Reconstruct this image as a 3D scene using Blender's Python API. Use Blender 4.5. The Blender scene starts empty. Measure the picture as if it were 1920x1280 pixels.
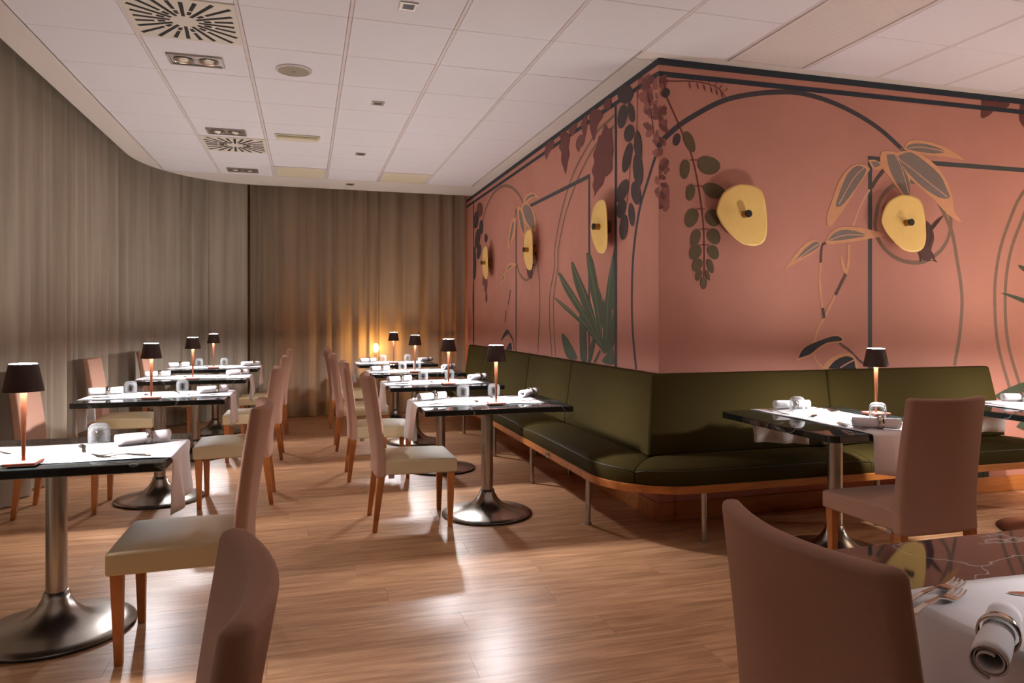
import bpy, bmesh, math, random
from mathutils import Vector, Matrix
PI = math.pi
S = bpy.context.scene
COL = S.collection

# ---------------------------------------------------------------- camera, sky, light, exposure
cam_d = bpy.data.cameras.new('camera'); cam = bpy.data.objects.new('camera', cam_d); COL.objects.link(cam)
cam.location = (0, 0, 1.31)
cam.rotation_euler = (PI / 2, 0, -0.2815)
cam_d.sensor_width = 36.0
cam_d.lens = 36.0 * 1335 / 1920
cam_d.shift_y = -43 / 1920
cam_d.clip_start = 0.05
S.camera = cam

W = bpy.data.worlds.new('room_beyond'); S.world = W; W.use_nodes = True
W.node_tree.nodes['Background'].inputs[0].default_value = (1.0, 0.80, 0.70, 1)
W.node_tree.nodes['Background'].inputs[1].default_value = 0.02

S.view_settings.view_transform = 'Standard'
S.view_settings.look = 'None'
S.view_settings.gamma = 1.0
S.view_settings.exposure = 0.0
S.view_settings.use_curve_mapping = False
S.cycles.use_denoising = True
S.cycles.max_bounces = 8
S.cycles.diffuse_bounces = 3
S.cycles.glossy_bounces = 4
S.cycles.transmission_bounces = 8
S.cycles.transparent_max_bounces = 12
S.cycles.sample_clamp_indirect = 4.0
S.cycles.caustics_reflective = False
S.cycles.caustics_refractive = False

LAMP_W, LAMP_COL, GLOW = 100.0, (1.0, 0.97, 0.99), 345.0     # one battery table lamp

def area(name, loc, rot, sx, sy, power, col):
    l = bpy.data.lights.new(name, 'AREA'); l.shape = 'RECTANGLE'; l.size = sx; l.size_y = sy
    l.energy = power; l.color = col
    o = bpy.data.objects.new(name, l); COL.objects.link(o); o.location = loc; o.rotation_euler = rot
    return o
# added warm fill lights, unseen, behind and to the right of the camera
area('rear_fill', (0.2, -1.4, 2.9), (0, 0, 0), 1.8, 1.2, 2, (1.0, 0.86, 0.76))
area('side_fill', (5.9, 2.6, 2.9), (0, 0, 0), 1.2, 1.2, 14, (1.0, 0.74, 0.50))
# warm fill light added out of frame to lift the right wall and ceiling
bay = bpy.data.lights.new('right_fill_light', 'POINT'); bay.energy = 82; bay.color = (1.0, .87, .75); bay.shadow_soft_size = .15
warm_fill_o = bpy.data.objects.new('right_fill_light', bay); COL.objects.link(warm_fill_o); warm_fill_o.location = (6.2, 2.55, 1.15)

# ---------------------------------------------------------------- materials
def srgb(r, g, b):
    f = lambda c: (c / 255 / 12.92) if c / 255 <= 0.04045 else ((c / 255 + 0.055) / 1.055) ** 2.4
    return (f(r), f(g), f(b), 1)

class NT:
    def __init__(self, name):
        self.m = bpy.data.materials.new(name); self.m.use_nodes = True
        self.t = self.m.node_tree; self.N = self.t.nodes; self.L = self.t.links
        self.b = self.N['Principled BSDF']; self.o = self.N['Material Output']
    def n(self, typ, **kw):
        x = self.N.new(typ)
        for k, v in kw.items():
            if k in x.inputs: x.inputs[k].default_value = v
            else: setattr(x, k, v)
        return x
    def l(self, a, b): self.L.new(a, b)
    def bump(self, src, strength, dist=0.002):
        b = self.n('ShaderNodeBump'); b.inputs['Strength'].default_value = strength; b.inputs['Distance'].default_value = dist
        self.l(src, b.inputs['Height']); self.l(b.outputs['Normal'], self.b.inputs['Normal']); return b

def pbr(name, col, rough=0.6, metal=0.0, spec=0.5, noise=None, bump=0.0, nscale=60, var=0.0):
    t = NT(name)
    t.b.inputs['Base Color'].default_value = col
    t.b.inputs['Roughness'].default_value = rough
    t.b.inputs['Metallic'].default_value = metal
    t.b.inputs['Specular IOR Level'].default_value = spec
    tc = t.n('ShaderNodeTexCoord')
    nz = t.n('ShaderNodeTexNoise'); nz.inputs['Scale'].default_value = nscale; nz.inputs['Detail'].default_value = 4
    t.l(tc.outputs['Object'], nz.inputs['Vector'])
    if var:
        r = t.n('ShaderNodeValToRGB')
        r.color_ramp.elements[0].color = tuple(c * (1 - var) for c in col[:3]) + (1,)
        r.color_ramp.elements[1].color = tuple(min(1, c * (1 + var)) for c in col[:3]) + (1,)
        r.color_ramp.elements[0].position = .3; r.color_ramp.elements[1].position = .7
        t.l(nz.outputs['Fac'], r.inputs['Fac']); t.l(r.outputs['Color'], t.b.inputs['Base Color'])
    if bump: t.bump(nz.outputs['Fac'], bump)
    return t.m

def emit(name, col, strength):
    t = NT(name); t.b.inputs['Base Color'].default_value = col
    t.b.inputs['Emission Color'].default_value = col; t.b.inputs['Emission Strength'].default_value = strength
    return t.m

def wood(name, c1, c2, rough, stretch=(1.2, 16, 16), rand=0.0, bump=.05):
    t = NT(name); tc = t.n('ShaderNodeTexCoord'); mp = t.n('ShaderNodeMapping'); mp.inputs['Scale'].default_value = stretch
    oi = t.n('ShaderNodeObjectInfo'); va = t.n('ShaderNodeVectorMath', operation='MULTIPLY_ADD')
    cb = t.n('ShaderNodeCombineXYZ'); t.l(oi.outputs['Random'], cb.inputs[0]); t.l(oi.outputs['Random'], cb.inputs[1]); t.l(oi.outputs['Random'], cb.inputs[2])
    va.inputs[1].default_value = (37, 53, 71); t.l(cb.outputs[0], va.inputs[0]); t.l(tc.outputs['Object'], va.inputs[2])
    t.l(va.outputs[0], mp.inputs['Vector'])
    nz = t.n('ShaderNodeTexNoise'); nz.inputs['Scale'].default_value = 2.2; nz.inputs['Detail'].default_value = 7; nz.inputs['Distortion'].default_value = .8
    nz.inputs['Roughness'].default_value = .62
    t.l(mp.outputs[0], nz.inputs['Vector'])
    r = t.n('ShaderNodeValToRGB'); r.color_ramp.elements[0].color = c1; r.color_ramp.elements[1].color = c2
    r.color_ramp.elements[0].position = .32; r.color_ramp.elements[1].position = .66
    t.l(nz.outputs['Fac'], r.inputs['Fac'])
    out = r.outputs['Color']
    if rand:
        hs = t.n('ShaderNodeHueSaturation'); mr = t.n('ShaderNodeMapRange'); mr.inputs[3].default_value = 1 - rand; mr.inputs[4].default_value = 1 + rand
        t.l(oi.outputs['Random'], mr.inputs[0]); t.l(mr.outputs[0], hs.inputs['Value']); t.l(out, hs.inputs['Color']); out = hs.outputs['Color']
    t.l(out, t.b.inputs['Base Color']); t.b.inputs['Roughness'].default_value = rough
    if bump: t.bump(nz.outputs['Fac'], bump, .001)
    return t.m

def marble(name):
    t = NT(name); tc = t.n('ShaderNodeTexCoord'); oi = t.n('ShaderNodeObjectInfo')
    ad = t.n('ShaderNodeVectorMath', operation='ADD'); t.l(tc.outputs['Object'], ad.inputs[0]); t.l(oi.outputs['Location'], ad.inputs[1])
    nz = t.n('ShaderNodeTexNoise'); nz.inputs['Scale'].default_value = 2.5; nz.inputs['Detail'].default_value = 5; t.l(ad.outputs[0], nz.inputs['Vector'])
    mx = t.n('ShaderNodeMix', data_type='RGBA'); mx.inputs[0].default_value = .35; t.l(ad.outputs[0], mx.inputs[6]); t.l(nz.outputs['Color'], mx.inputs[7])
    vo = t.n('ShaderNodeTexVoronoi', feature='DISTANCE_TO_EDGE'); vo.inputs['Scale'].default_value = 2.3; t.l(mx.outputs[2], vo.inputs['Vector'])
    r = t.n('ShaderNodeValToRGB'); e = r.color_ramp.elements; e[0].position = 0.0; e[0].color = srgb(120, 126, 124); e[1].position = .006; e[1].color = srgb(26, 30, 30)
    t.l(vo.outputs['Distance'], r.inputs['Fac']); t.l(r.outputs['Color'], t.b.inputs['Base Color'])
    t.b.inputs['Roughness'].default_value = .035; t.b.inputs['Specular IOR Level'].default_value = .6
    return t.m

def sheer(name, col, trans, clear):
    t = NT(name); d = t.n('ShaderNodeBsdfDiffuse'); tr = t.n('ShaderNodeBsdfTranslucent'); tp = t.n('ShaderNodeBsdfTransparent')
    tc = t.n('ShaderNodeTexCoord'); mp = t.n('ShaderNodeMapping'); mp.inputs['Scale'].default_value = (9, 9, .35)
    nz = t.n('ShaderNodeTexNoise'); nz.inputs['Scale'].default_value = 1.6; nz.inputs['Detail'].default_value = 3
    t.l(tc.outputs['Object'], mp.inputs[0]); t.l(mp.outputs[0], nz.inputs['Vector'])
    r = t.n('ShaderNodeValToRGB'); r.color_ramp.elements[0].color = tuple(c * .8 for c in col[:3]) + (1,); r.color_ramp.elements[1].color = col
    r.color_ramp.elements[0].position = .35; r.color_ramp.elements[1].position = .65
    t.l(nz.outputs['Fac'], r.inputs['Fac']); t.l(r.outputs['Color'], d.inputs[0]); t.l(r.outputs['Color'], tr.inputs[0])
    m1 = t.n('ShaderNodeMixShader'); m1.inputs[0].default_value = trans; t.l(d.outputs[0], m1.inputs[1]); t.l(tr.outputs[0], m1.inputs[2])
    m2 = t.n('ShaderNodeMixShader'); m2.inputs[0].default_value = clear; t.l(m1.outputs[0], m2.inputs[1]); t.l(tp.outputs[0], m2.inputs[2])
    t.l(m2.outputs[0], t.o.inputs['Surface']); return t.m

def glassmat(name, rough=0.0):
    t = NT(name); g = t.n('ShaderNodeBsdfGlass'); g.inputs['IOR'].default_value = 1.45; g.inputs['Roughness'].default_value = rough
    t.l(g.outputs[0], t.o.inputs['Surface']); return t.m

def thinglass(name):
    t = NT(name); tp = t.n('ShaderNodeBsdfTransparent'); gl_ = t.n('ShaderNodeBsdfGlossy'); df = t.n('ShaderNodeBsdfDiffuse')
    tp.inputs[0].default_value = (.96, .97, .97, 1); gl_.inputs['Roughness'].default_value = .03; df.inputs[0].default_value = (.9, .92, .95, 1)
    lw = t.n('ShaderNodeLayerWeight'); lw.inputs[0].default_value = .42
    m0 = t.n('ShaderNodeMixShader'); m0.inputs[0].default_value = .35; t.l(gl_.outputs[0], m0.inputs[1]); t.l(df.outputs[0], m0.inputs[2])
    m1 = t.n('ShaderNodeMixShader'); t.l(lw.outputs['Facing'], m1.inputs[0]); t.l(tp.outputs[0], m1.inputs[1]); t.l(m0.outputs[0], m1.inputs[2])
    t.l(m1.outputs[0], t.o.inputs['Surface']); return t.m

M = {
 'tile': pbr('ceiling_tile_white', srgb(224, 217, 219), .9, nscale=350, bump=.05, var=.012),
 'tee': pbr('ceiling_tee_white', srgb(214, 200, 196), .6),
 'plaster': pbr('plaster_white', srgb(216, 204, 194), .9, nscale=40, var=.01),
 'diffuser': pbr('prismatic_diffuser', srgb(224, 213, 206), .2, spec=.6),
 'cream_panel': pbr('cream_panel', srgb(218, 206, 176), .5),
 'rose': pbr('mural_rose_ground', srgb(190, 128, 110), .8, nscale=3, var=.05),
 'floor_base': pbr('floor_base', srgb(70, 45, 28), .8),
 'plank': wood('oak_plank', srgb(158, 112, 76), srgb(212, 164, 124), .36, (1.0, 11, 11), .07, .04),
 'oak': wood('warm_oak', srgb(150, 84, 38), srgb(190, 116, 58), .4, (3, 3, 1.2)),
 'oak_x': wood('warm_oak_trim', srgb(160, 92, 40), srgb(198, 124, 62), .38, (1.0, 9, 9)),
 'green': pbr('olive_leatherette', srgb(60, 50, 22), .85, spec=.07, nscale=400, bump=.06, var=.03),
 'green_piping': pbr('olive_piping', srgb(50, 46, 28), .5),
 'mauve': pbr('mauve_fabric', srgb(177, 136, 116), .92, spec=.2, nscale=500, bump=.15, var=.05),
 'cream': pbr('cream_leatherette', srgb(198, 176, 138), .6, spec=.25, nscale=300, bump=.04, var=.02),
 'steel': pbr('brushed_steel', srgb(178, 172, 164), .27, 1.0, nscale=200, var=.04),
 'steel_dark': pbr('steel_rim', srgb(70, 66, 62), .4, 1.0),
 'silver': pbr('cutlery_steel', srgb(205, 198, 188), .15, 1.0),
 'marble': marble('black_marble'),
 'cloth': pbr('white_linen', srgb(238, 234, 236), .9, spec=.2, nscale=700, bump=.12, var=.015),
 'napkin_edge': pbr('linen_tag', srgb(180, 110, 60), .8),
 'shade': pbr('dark_bronze_shade', srgb(62, 40, 32), .5, .3, nscale=200, var=.05),
 'copper': pbr('satin_copper', srgb(206, 128, 92), .3, .9, nscale=200, var=.03),
 'copper_base': pbr('copper_base', srgb(190, 112, 96), .38, .55, nscale=200, var=.03),
 'led': emit('lamp_led', (1.0, .95, .92, 1), 6),
 'glow': emit('lamp_top_glow', (1.0, .95, .93, 1), GLOW),
 'gold': pbr('brushed_brass', srgb(255, 208, 124), .4, .0, nscale=9, var=.05, bump=.0),
 'gold_dark': pbr('dull_brass', srgb(150, 104, 44), .35, .9),
 'black': pbr('matt_black', srgb(24, 20, 18), .5),
 'slot_shade': pbr('vent_slot_shade', srgb(34, 26, 20), .9),
 'vent': pbr('vent_plate', srgb(212, 200, 184), .6),
 'grey_metal': pbr('fixture_grey', srgb(160, 148, 138), .35, .6),
 'reflector': pbr('lamp_reflector', srgb(210, 196, 180), .18, .9),
 'bulb': pbr('unlit_bulb', srgb(235, 220, 200), .15),
 'speaker': pbr('speaker_mesh', srgb(150, 136, 118), .7, nscale=900, bump=.3, var=.08),
 'curtain': sheer('sheer_taupe', srgb(198, 184, 164), .25, .04),
 'curtain_far': sheer('sheer_taupe_far', srgb(178, 162, 140), .48, .09),
 'glass': thinglass('clear_glass'),
 'pane': thinglass('window_glass'),
 'frame': pbr('window_frame', srgb(60, 56, 54), .5),
 'night': pbr('outside_wall', srgb(120, 92, 66), .9, nscale=6, var=.1),
 'lantern': emit('lantern_flame', (1.0, .50, .14, 1), 120),
}
PRINT = {'arch': (64, 56, 58), 'arch2': (128, 98, 80), 'bird': (84, 50, 44), 'bird2': (58, 34, 30), 'blackleaf': (38, 32, 34),
 'bloom': (142, 84, 74), 'bloomdark': (112, 64, 58), 'darkcluster': (64, 50, 46), 'darkstem': (84, 58, 50), 'frame': (66, 64, 62),
 'greyleaf': (126, 108, 98), 'navy': (40, 46, 54), 'oliveleaf': (92, 74, 46), 'redleaf': (104, 56, 50), 'redstem': (108, 50, 40),
 'tan': (212, 150, 108), 'tanlight': (208, 152, 126), 'yucca': (68, 76, 54), 'yuccalight': (102, 112, 80)}
for k, c in PRINT.items():
    M['p_' + k] = pbr('mural_' + k, srgb(*c), .75, nscale=25, var=.06)

# ---------------------------------------------------------------- mesh helpers
class MB:
    def __init__(s): s.v, s.f, s.sm, s.mi = [], [], [], []
    def add(s, v, f, smooth=False, mi=0):
        o = len(s.v); s.v += [tuple(p) for p in v]; s.f += [tuple(i + o for i in q) for q in f]
        s.sm += [smooth] * len(f); s.mi += [mi] * len(f); return s
    def box(s, x0, y0, z0, x1, y1, z1, mi=0):
        v = [(x0, y0, z0), (x1, y0, z0), (x1, y1, z0), (x0, y1, z0), (x0, y0, z1), (x1, y0, z1), (x1, y1, z1), (x0, y1, z1)]
        return s.add(v, [(0, 3, 2, 1), (4, 5, 6, 7), (0, 1, 5, 4), (1, 2, 6, 5), (2, 3, 7, 6), (3, 0, 4, 7)], False, mi)
    def hexa(s, bot, top, mi=0):
        return s.add(list(bot) + list(top), [(0, 3, 2, 1), (4, 5, 6, 7), (0, 1, 5, 4), (1, 2, 6, 5), (2, 3, 7, 6), (3, 0, 4, 7)], False, mi)
    def lathe(s, prof, n=32, c=(0, 0), mi=0, cap0=True, cap1=True, smooth=True):
        v, f = [], []
        for r, z in prof:
            for i in range(n):
                a = 2 * PI * i / n; v.append((c[0] + r * math.cos(a), c[1] + r * math.sin(a), z))
        for k in range(len(prof) - 1):
            for i in range(n):
                j = (i + 1) % n; f.append((k * n + i, k * n + j, (k + 1) * n + j, (k + 1) * n + i))
        s.add(v, f, smooth, mi)
        if cap0: s.add(v[:n], [tuple(range(n))[::-1]], False, mi)
        if cap1: s.add(v[-n:], [tuple(range(n))], False, mi)
        return s
    def tube(s, pts, r, n=10, mi=0):
        v, f = [], []; P = [Vector(p) for p in pts]
        for k, p in enumerate(P):
            d = (P[min(k + 1, len(P) - 1)] - P[max(k - 1, 0)]).normalized()
            a = d.orthogonal().normalized() if abs(d.z) < .9 else Vector((1, 0, 0)); b = d.cross(a).normalized(); a = b.cross(d)
            for i in range(n):
                t = 2 * PI * i / n; v.append(p + a * r * math.cos(t) + b * r * math.sin(t))
        for k in range(len(P) - 1):
            for i in range(n):
                j = (i + 1) % n; f.append((k * n + i, k * n + j, (k + 1) * n + j, (k + 1) * n + i))
        f += [tuple(range(n))[::-1], tuple(range((len(P) - 1) * n, len(P) * n))]
        return s.add(v, f, True, mi)
    def grid(s, fn, nu, nv, smooth=True, mi=0):
        v = [fn(i / nu, j / nv) for j in range(nv + 1) for i in range(nu + 1)]
        f = [(j * (nu + 1) + i, j * (nu + 1) + i + 1, (j + 1) * (nu + 1) + i + 1, (j + 1) * (nu + 1) + i) for j in range(nv) for i in range(nu)]
        return s.add(v, f, smooth, mi)
    def mesh(s, name, mats):
        me = bpy.data.meshes.new(name); me.from_pydata(s.v, [], s.f)
        for m in (mats if isinstance(mats, (list, tuple)) else [mats]): me.materials.append(m)
        me.polygons.foreach_set('use_smooth', s.sm); me.polygons.foreach_set('material_index', s.mi); me.update(); return me
    def build(s, name, mats, parent=None, bevel=0, seg=2, solid=0, weld=False, fixn=True):
        me = s.mesh(name, mats)
        if fixn or weld:
            bm = bmesh.new(); bm.from_mesh(me)
            if weld: bmesh.ops.remove_doubles(bm, verts=bm.verts, dist=1e-5)
            if fixn: bmesh.ops.recalc_face_normals(bm, faces=bm.faces)
            bm.to_mesh(me); bm.free()
        o = bpy.data.objects.new(name, me); COL.objects.link(o)
        if parent: o.parent = parent
        if bevel:
            b = o.modifiers.new('bevel', 'BEVEL'); b.width = bevel; b.segments = seg; b.limit_method = 'ANGLE'; b.angle_limit = .7
        if solid:
            d = o.modifiers.new('solid', 'SOLIDIFY'); d.thickness = solid; d.offset = 0
        return o
    def rounded(s, name, mats, parent, bevel, seg=3):
        "bevelled, weld first, smooth shaded"
        o = s.build(name, mats, parent, bevel, seg, weld=True)
        o.data.polygons.foreach_set('use_smooth', [True] * len(o.data.polygons))
        w = o.modifiers.new('wn', 'WEIGHTED_NORMAL'); w.keep_sharp = False
        return o

def tag(o, label=None, cat=None, group=None, kind=None):
    if label: o['label'] = label
    if cat: o['category'] = cat
    if group: o['group'] = group
    if kind: o['kind'] = kind
    return o
def thing(name, label, cat, loc=(0, 0, 0), rz=0, group=None):
    o = bpy.data.objects.new(name, None); COL.objects.link(o); o.location = loc; o.rotation_euler = (0, 0, rz)
    o.empty_display_size = .1
    return tag(o, label, cat, group)
KIDS = {}
def dup(src, label, loc, rz=0, group=None):
    if src not in KIDS: KIDS[src] = [(c, list(c.children)) for c in list(src.children)]
    r = src.copy(); COL.objects.link(r); r.location = loc; r.rotation_euler = (0, 0, rz); r['label'] = label
    if group: r['group'] = group
    for c, gs in KIDS[src]:
        d = c.copy(); COL.objects.link(d); d.parent = r
        for g in gs:
            e = g.copy(); COL.objects.link(e); e.parent = d
    return r
class Proto:
    "the first placement uses the built thing itself, later ones are copies"
    def __init__(s, root): s.root, s.used = root, False
    def put(s, label, loc, rz=0, group=None):
        if s.used: return dup(s.root, label, loc, rz, group)
        s.used = True; r = s.root; KIDS[r] = [(c, list(c.children)) for c in list(r.children)]
        r.location = loc; r.rotation_euler = (0, 0, rz); r['label'] = label
        if group: r['group'] = group
        return r
def struct(o): o['kind'] = 'structure'; return o
def smooth_path(P, k=6):
    if len(P) < 3: return P
    out = []
    for i in range(len(P) - 1):
        p0, p1, p2, p3 = P[max(i - 1, 0)], P[i], P[i + 1], P[min(i + 2, len(P) - 1)]
        for j in range(k):
            t = j / k
            out.append(tuple(.5 * (2 * b + (c - a) * t + (2 * a - 5 * b + 4 * c - d) * t * t + (3 * b - a - 3 * c + d) * t ** 3) for a, b, c, d in zip(p0, p1, p2, p3)))
    return out + [P[-1]]
MURAL = [
('R','line','arch',1,0.034,[(4.484,0.96),(4.534,1.187),(4.553,1.448),(4.528,1.761),(4.437,2.048),(4.321,2.214),(4.21,2.36),(4.16,2.412)]),
('F','line','arch',1,0.034,[(2.19,2.412),(2.22,2.465),(2.348,2.577),(2.536,2.694),(2.683,2.765),(2.845,2.812),(3.062,2.85),(3.268,2.862),(3.509,2.826),(3.742,2.754),(3.948,2.659),(4.127,2.54)]),
('F','line','arch2',1,0.032,[(4.127,2.54),(4.292,2.411),(4.477,2.152),(4.579,1.98),(4.61,1.893),(4.639,1.757),(4.681,1.546),(4.688,1.39),(4.667,1.189),(4.639,1.056),(4.617,0.962)]),
('F','line','arch2',1,0.03,[(3.896,1.983),(3.919,1.889),(3.989,1.803),(4.098,1.741),(4.222,1.717),(4.348,1.731),(4.471,1.797),(4.55,1.889),(4.585,2.009),(4.56,2.106),(4.48,2.209),(4.348,2.285),(4.179,2.303),(4.027,2.249),(3.933,2.137),(3.896,1.983)]),
('F','line','frame',2,0.036,[(3.855,0.9),(3.855,2.449)]),
('F','line','frame',2,0.034,[(3.837,2.449),(5.6,2.449)]),
('F','line','arch2',1,0.03,[(5.792,2.767),(5.513,2.54),(5.35,2.345),(5.253,2.238),(5.178,2.112),(5.068,1.867),(5.013,1.626),(5.006,1.386),(5.037,1.11),(5.146,0.795),(5.215,0.645)]),
('F','line','arch2',1,0.03,[(5.963,2.758),(5.652,2.528),(5.458,2.351),(5.366,2.243),(5.281,2.08),(5.17,1.846),(5.115,1.603),(5.11,1.326),(5.146,1.085),(5.249,0.811),(5.323,0.642)]),
('F','line','navy',3,0.044,[(2.19,2.973),(6.3,2.973)]),
('F','line','navy',3,0.034,[(2.19,2.893),(6.3,2.893)]),
('R','line','navy',3,0.044,[(4.16,2.973),(9.9,2.973)]),
('R','line','navy',3,0.034,[(4.16,2.893),(9.9,2.893)]),
('F','poly','tan',4,0,[(3.821,2.403),(3.726,2.397),(3.648,2.347),(3.586,2.266),(3.548,2.175),(3.509,2.083),(3.486,2.005),(3.509,1.949),(3.571,2.009),(3.648,2.102),(3.726,2.209),(3.821,2.331),(3.852,2.372)]),
('F','poly','greyleaf',5,0,[(3.821,2.37),(3.758,2.392),(3.695,2.363),(3.64,2.295),(3.586,2.176),(3.563,2.098),(3.617,2.107),(3.711,2.208),(3.805,2.33)]),
('F','poly','tan',4,0,[(3.837,2.436),(3.9,2.44),(3.964,2.411),(3.956,2.378),(3.884,2.374)]),
('F','poly','greyleaf',5,0,[(3.86,2.425),(3.916,2.431),(3.948,2.406),(3.892,2.385)]),
('F','poly','tan',4,0,[(3.956,2.503),(4.013,2.513),(4.11,2.493),(4.192,2.378),(4.212,2.207),(4.168,2.178),(4.11,2.228),(4.029,2.316),(3.956,2.404),(3.94,2.462)]),
('F','poly','greyleaf',5,0,[(3.997,2.485),(4.086,2.485),(4.143,2.402),(4.201,2.299),(4.205,2.2),(4.168,2.194),(4.061,2.318),(4.013,2.408)]),
('F','poly','tan',4,0,[(4.086,2.504),(4.192,2.525),(4.308,2.505),(4.443,2.433),(4.545,2.317),(4.597,2.198),(4.614,2.104),(4.683,2.025),(4.562,2.074),(4.426,2.177),(4.292,2.264),(4.143,2.376),(4.078,2.451)]),
('F','poly','greyleaf',5,0,[(4.102,2.486),(4.209,2.516),(4.325,2.466),(4.477,2.368),(4.545,2.263),(4.571,2.204),(4.477,2.199),(4.325,2.266),(4.159,2.39)]),
('F','poly','tan',4,0,[(4.151,2.535),(4.184,2.584),(4.258,2.609),(4.375,2.604),(4.528,2.574),(4.614,2.539),(4.709,2.49),(4.562,2.501),(4.426,2.502),(4.292,2.512),(4.192,2.522)]),
('F','poly','greyleaf',5,0,[(4.168,2.536),(4.201,2.572),(4.308,2.586),(4.426,2.573),(4.528,2.54),(4.426,2.52),(4.292,2.524)]),
('F','poly','tan',4,0,[(3.479,1.852),(3.525,1.917),(3.602,1.952),(3.742,1.957),(3.916,1.93),(3.98,1.906),(3.884,1.884),(3.758,1.86),(3.586,1.836),(3.502,1.827)]),
('F','poly','greyleaf',5,0,[(3.486,1.846),(3.555,1.912),(3.664,1.935),(3.821,1.901),(3.664,1.868)]),
('F','poly','tan',4,0,[(3.142,1.647),(3.209,1.73),(3.298,1.821),(3.388,1.855),(3.441,1.831),(3.411,1.786),(3.328,1.739),(3.238,1.693)]),
('F','poly','greyleaf',5,0,[(3.223,1.705),(3.298,1.783),(3.388,1.843),(3.433,1.825),(3.388,1.785)]),
('F','line','tanlight',6,0.007,[(4.094,2.465),(4.225,2.394),(4.392,2.296),(4.545,2.209)]),
('F','line','tanlight',6,0.007,[(4.061,2.503),(4.127,2.401),(4.192,2.219)]),
('F','line','tanlight',6,0.007,[(3.805,2.382),(3.711,2.299),(3.586,2.112)]),
('F','line','tanlight',6,0.007,[(3.486,1.846),(3.633,1.895),(3.821,1.901)]),
('F','line','tanlight',6,0.007,[(3.426,1.831),(3.343,1.784),(3.238,1.712)]),
('F','line','tanlight',6,0.007,[(4.176,2.539),(4.308,2.559),(4.528,2.54)]),
('F','line','darkstem',2,0.03,[(3.972,2.372),(3.916,2.31),(3.868,2.242)]),
('F','line','tanlight',2,0.014,[(3.852,2.228),(3.773,2.107),(3.711,1.962)]),
('F','line','darkstem',3,0.018,[(3.477,1.834),(3.446,1.813),(3.437,1.698)]),
('F','line','tan',3,0.014,[(3.437,1.698),(3.427,1.551),(3.452,1.385)]),
('F','poly','tan',3,0,[(3.418,1.562),(3.433,1.593),(3.446,1.489),(3.433,1.468)]),
('F','line','darkstem',4,0.024,[(3.452,1.385),(3.464,1.312)]),
('F','line','tan',3,0.02,[(3.672,1.83),(3.669,1.703),(3.647,1.623)]),
('F','poly','tan',3,0,[(3.602,1.764),(3.628,1.702),(3.653,1.628),(3.621,1.649),(3.602,1.712)]),
('F','line','darkstem',4,0.022,[(3.647,1.623),(3.558,1.474)]),
('F','line','tan',3,0.018,[(3.558,1.474),(3.464,1.312),(3.421,1.249),(3.377,1.135)]),
('F','poly','tan',5,0,[(3.237,1.013),(3.243,1.038),(3.279,1.1),(3.359,1.14),(3.52,1.191),(3.602,1.191),(3.628,1.148),(3.495,1.134),(3.415,1.093),(3.353,1.052),(3.267,1.028)]),
('F','poly','blackleaf',6,0,[(3.249,1.033),(3.285,1.095),(3.359,1.135),(3.52,1.184),(3.59,1.183),(3.611,1.154),(3.495,1.144),(3.408,1.103),(3.347,1.063),(3.261,1.04)]),
('F','poly','tan',5,0,[(3.446,0.957),(3.495,1.019),(3.571,1.054),(3.672,1.069),(3.73,1.026),(3.736,0.951)]),
('F','poly','blackleaf',6,0,[(3.495,0.961),(3.558,1.018),(3.647,1.046),(3.71,1.026),(3.723,0.973),(3.717,0.952)]),
('F','line','tanlight',7,0.009,[(3.596,0.965),(3.659,0.995),(3.713,1.017)]),
('F','line','darkstem',4,0.016,[(3.596,1.135),(3.672,1.09),(3.723,1.047),(3.787,0.998),(3.878,0.959)]),
('F','line','tan',3,0.012,[(3.377,1.062),(3.408,1.01),(3.458,0.967)]),
('F','poly','bird',7,0,[(4.36,2.025),(4.394,1.993),(4.419,1.939),(4.423,1.884),(4.398,1.812),(4.426,1.774),(4.432,1.747),(4.454,1.72),(4.408,1.735),(4.38,1.731),(4.346,1.731),(4.305,1.747),(4.271,1.814),(4.332,1.827),(4.36,1.893),(4.353,1.97)]),
('F','poly','bird2',7,0,[(4.394,1.977),(4.445,2.03),(4.509,2.066),(4.491,2.043),(4.415,1.963)]),
('F','line','bird2',8,0.012,[(4.39,1.993),(4.398,1.916),(4.367,1.839)]),
('F','line','bird2',7,0.008,[(4.294,1.782),(4.302,1.727)]),
('F','line','tanlight',8,0.008,[(4.394,1.746),(4.412,1.741)]),
('F','line','redstem',4,0.01,[(2.227,2.847),(2.249,2.747),(2.348,2.551),(2.434,2.365),(2.492,2.11),(2.521,1.853),(2.521,1.543)]),
('F','poly','oliveleaf',5,0,[(2.447,2.481),(2.455,2.451),(2.456,2.424),(2.449,2.406),(2.435,2.4),(2.417,2.407),(2.396,2.425),(2.378,2.451),(2.367,2.48),(2.365,2.506),(2.375,2.525),(2.392,2.533),(2.413,2.527),(2.432,2.508)]),
('F','poly','oliveleaf',5,0,[(2.415,2.284),(2.407,2.256),(2.395,2.234),(2.38,2.222),(2.366,2.222),(2.354,2.235),(2.346,2.257),(2.344,2.285),(2.348,2.313),(2.36,2.335),(2.377,2.347),(2.394,2.347),(2.409,2.334),(2.416,2.312)]),
('F','poly','oliveleaf',5,0,[(2.639,2.305),(2.619,2.282),(2.588,2.266),(2.553,2.26),(2.52,2.266),(2.492,2.283),(2.474,2.308),(2.469,2.335),(2.481,2.36),(2.509,2.376),(2.549,2.381),(2.592,2.374),(2.625,2.356),(2.642,2.332)]),
('F','poly','oliveleaf',5,0,[(2.452,2.133),(2.443,2.11),(2.43,2.092),(2.416,2.082),(2.403,2.084),(2.393,2.096),(2.387,2.116),(2.387,2.14),(2.393,2.164),(2.406,2.182),(2.422,2.191),(2.438,2.189),(2.45,2.177),(2.455,2.157)]),
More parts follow.
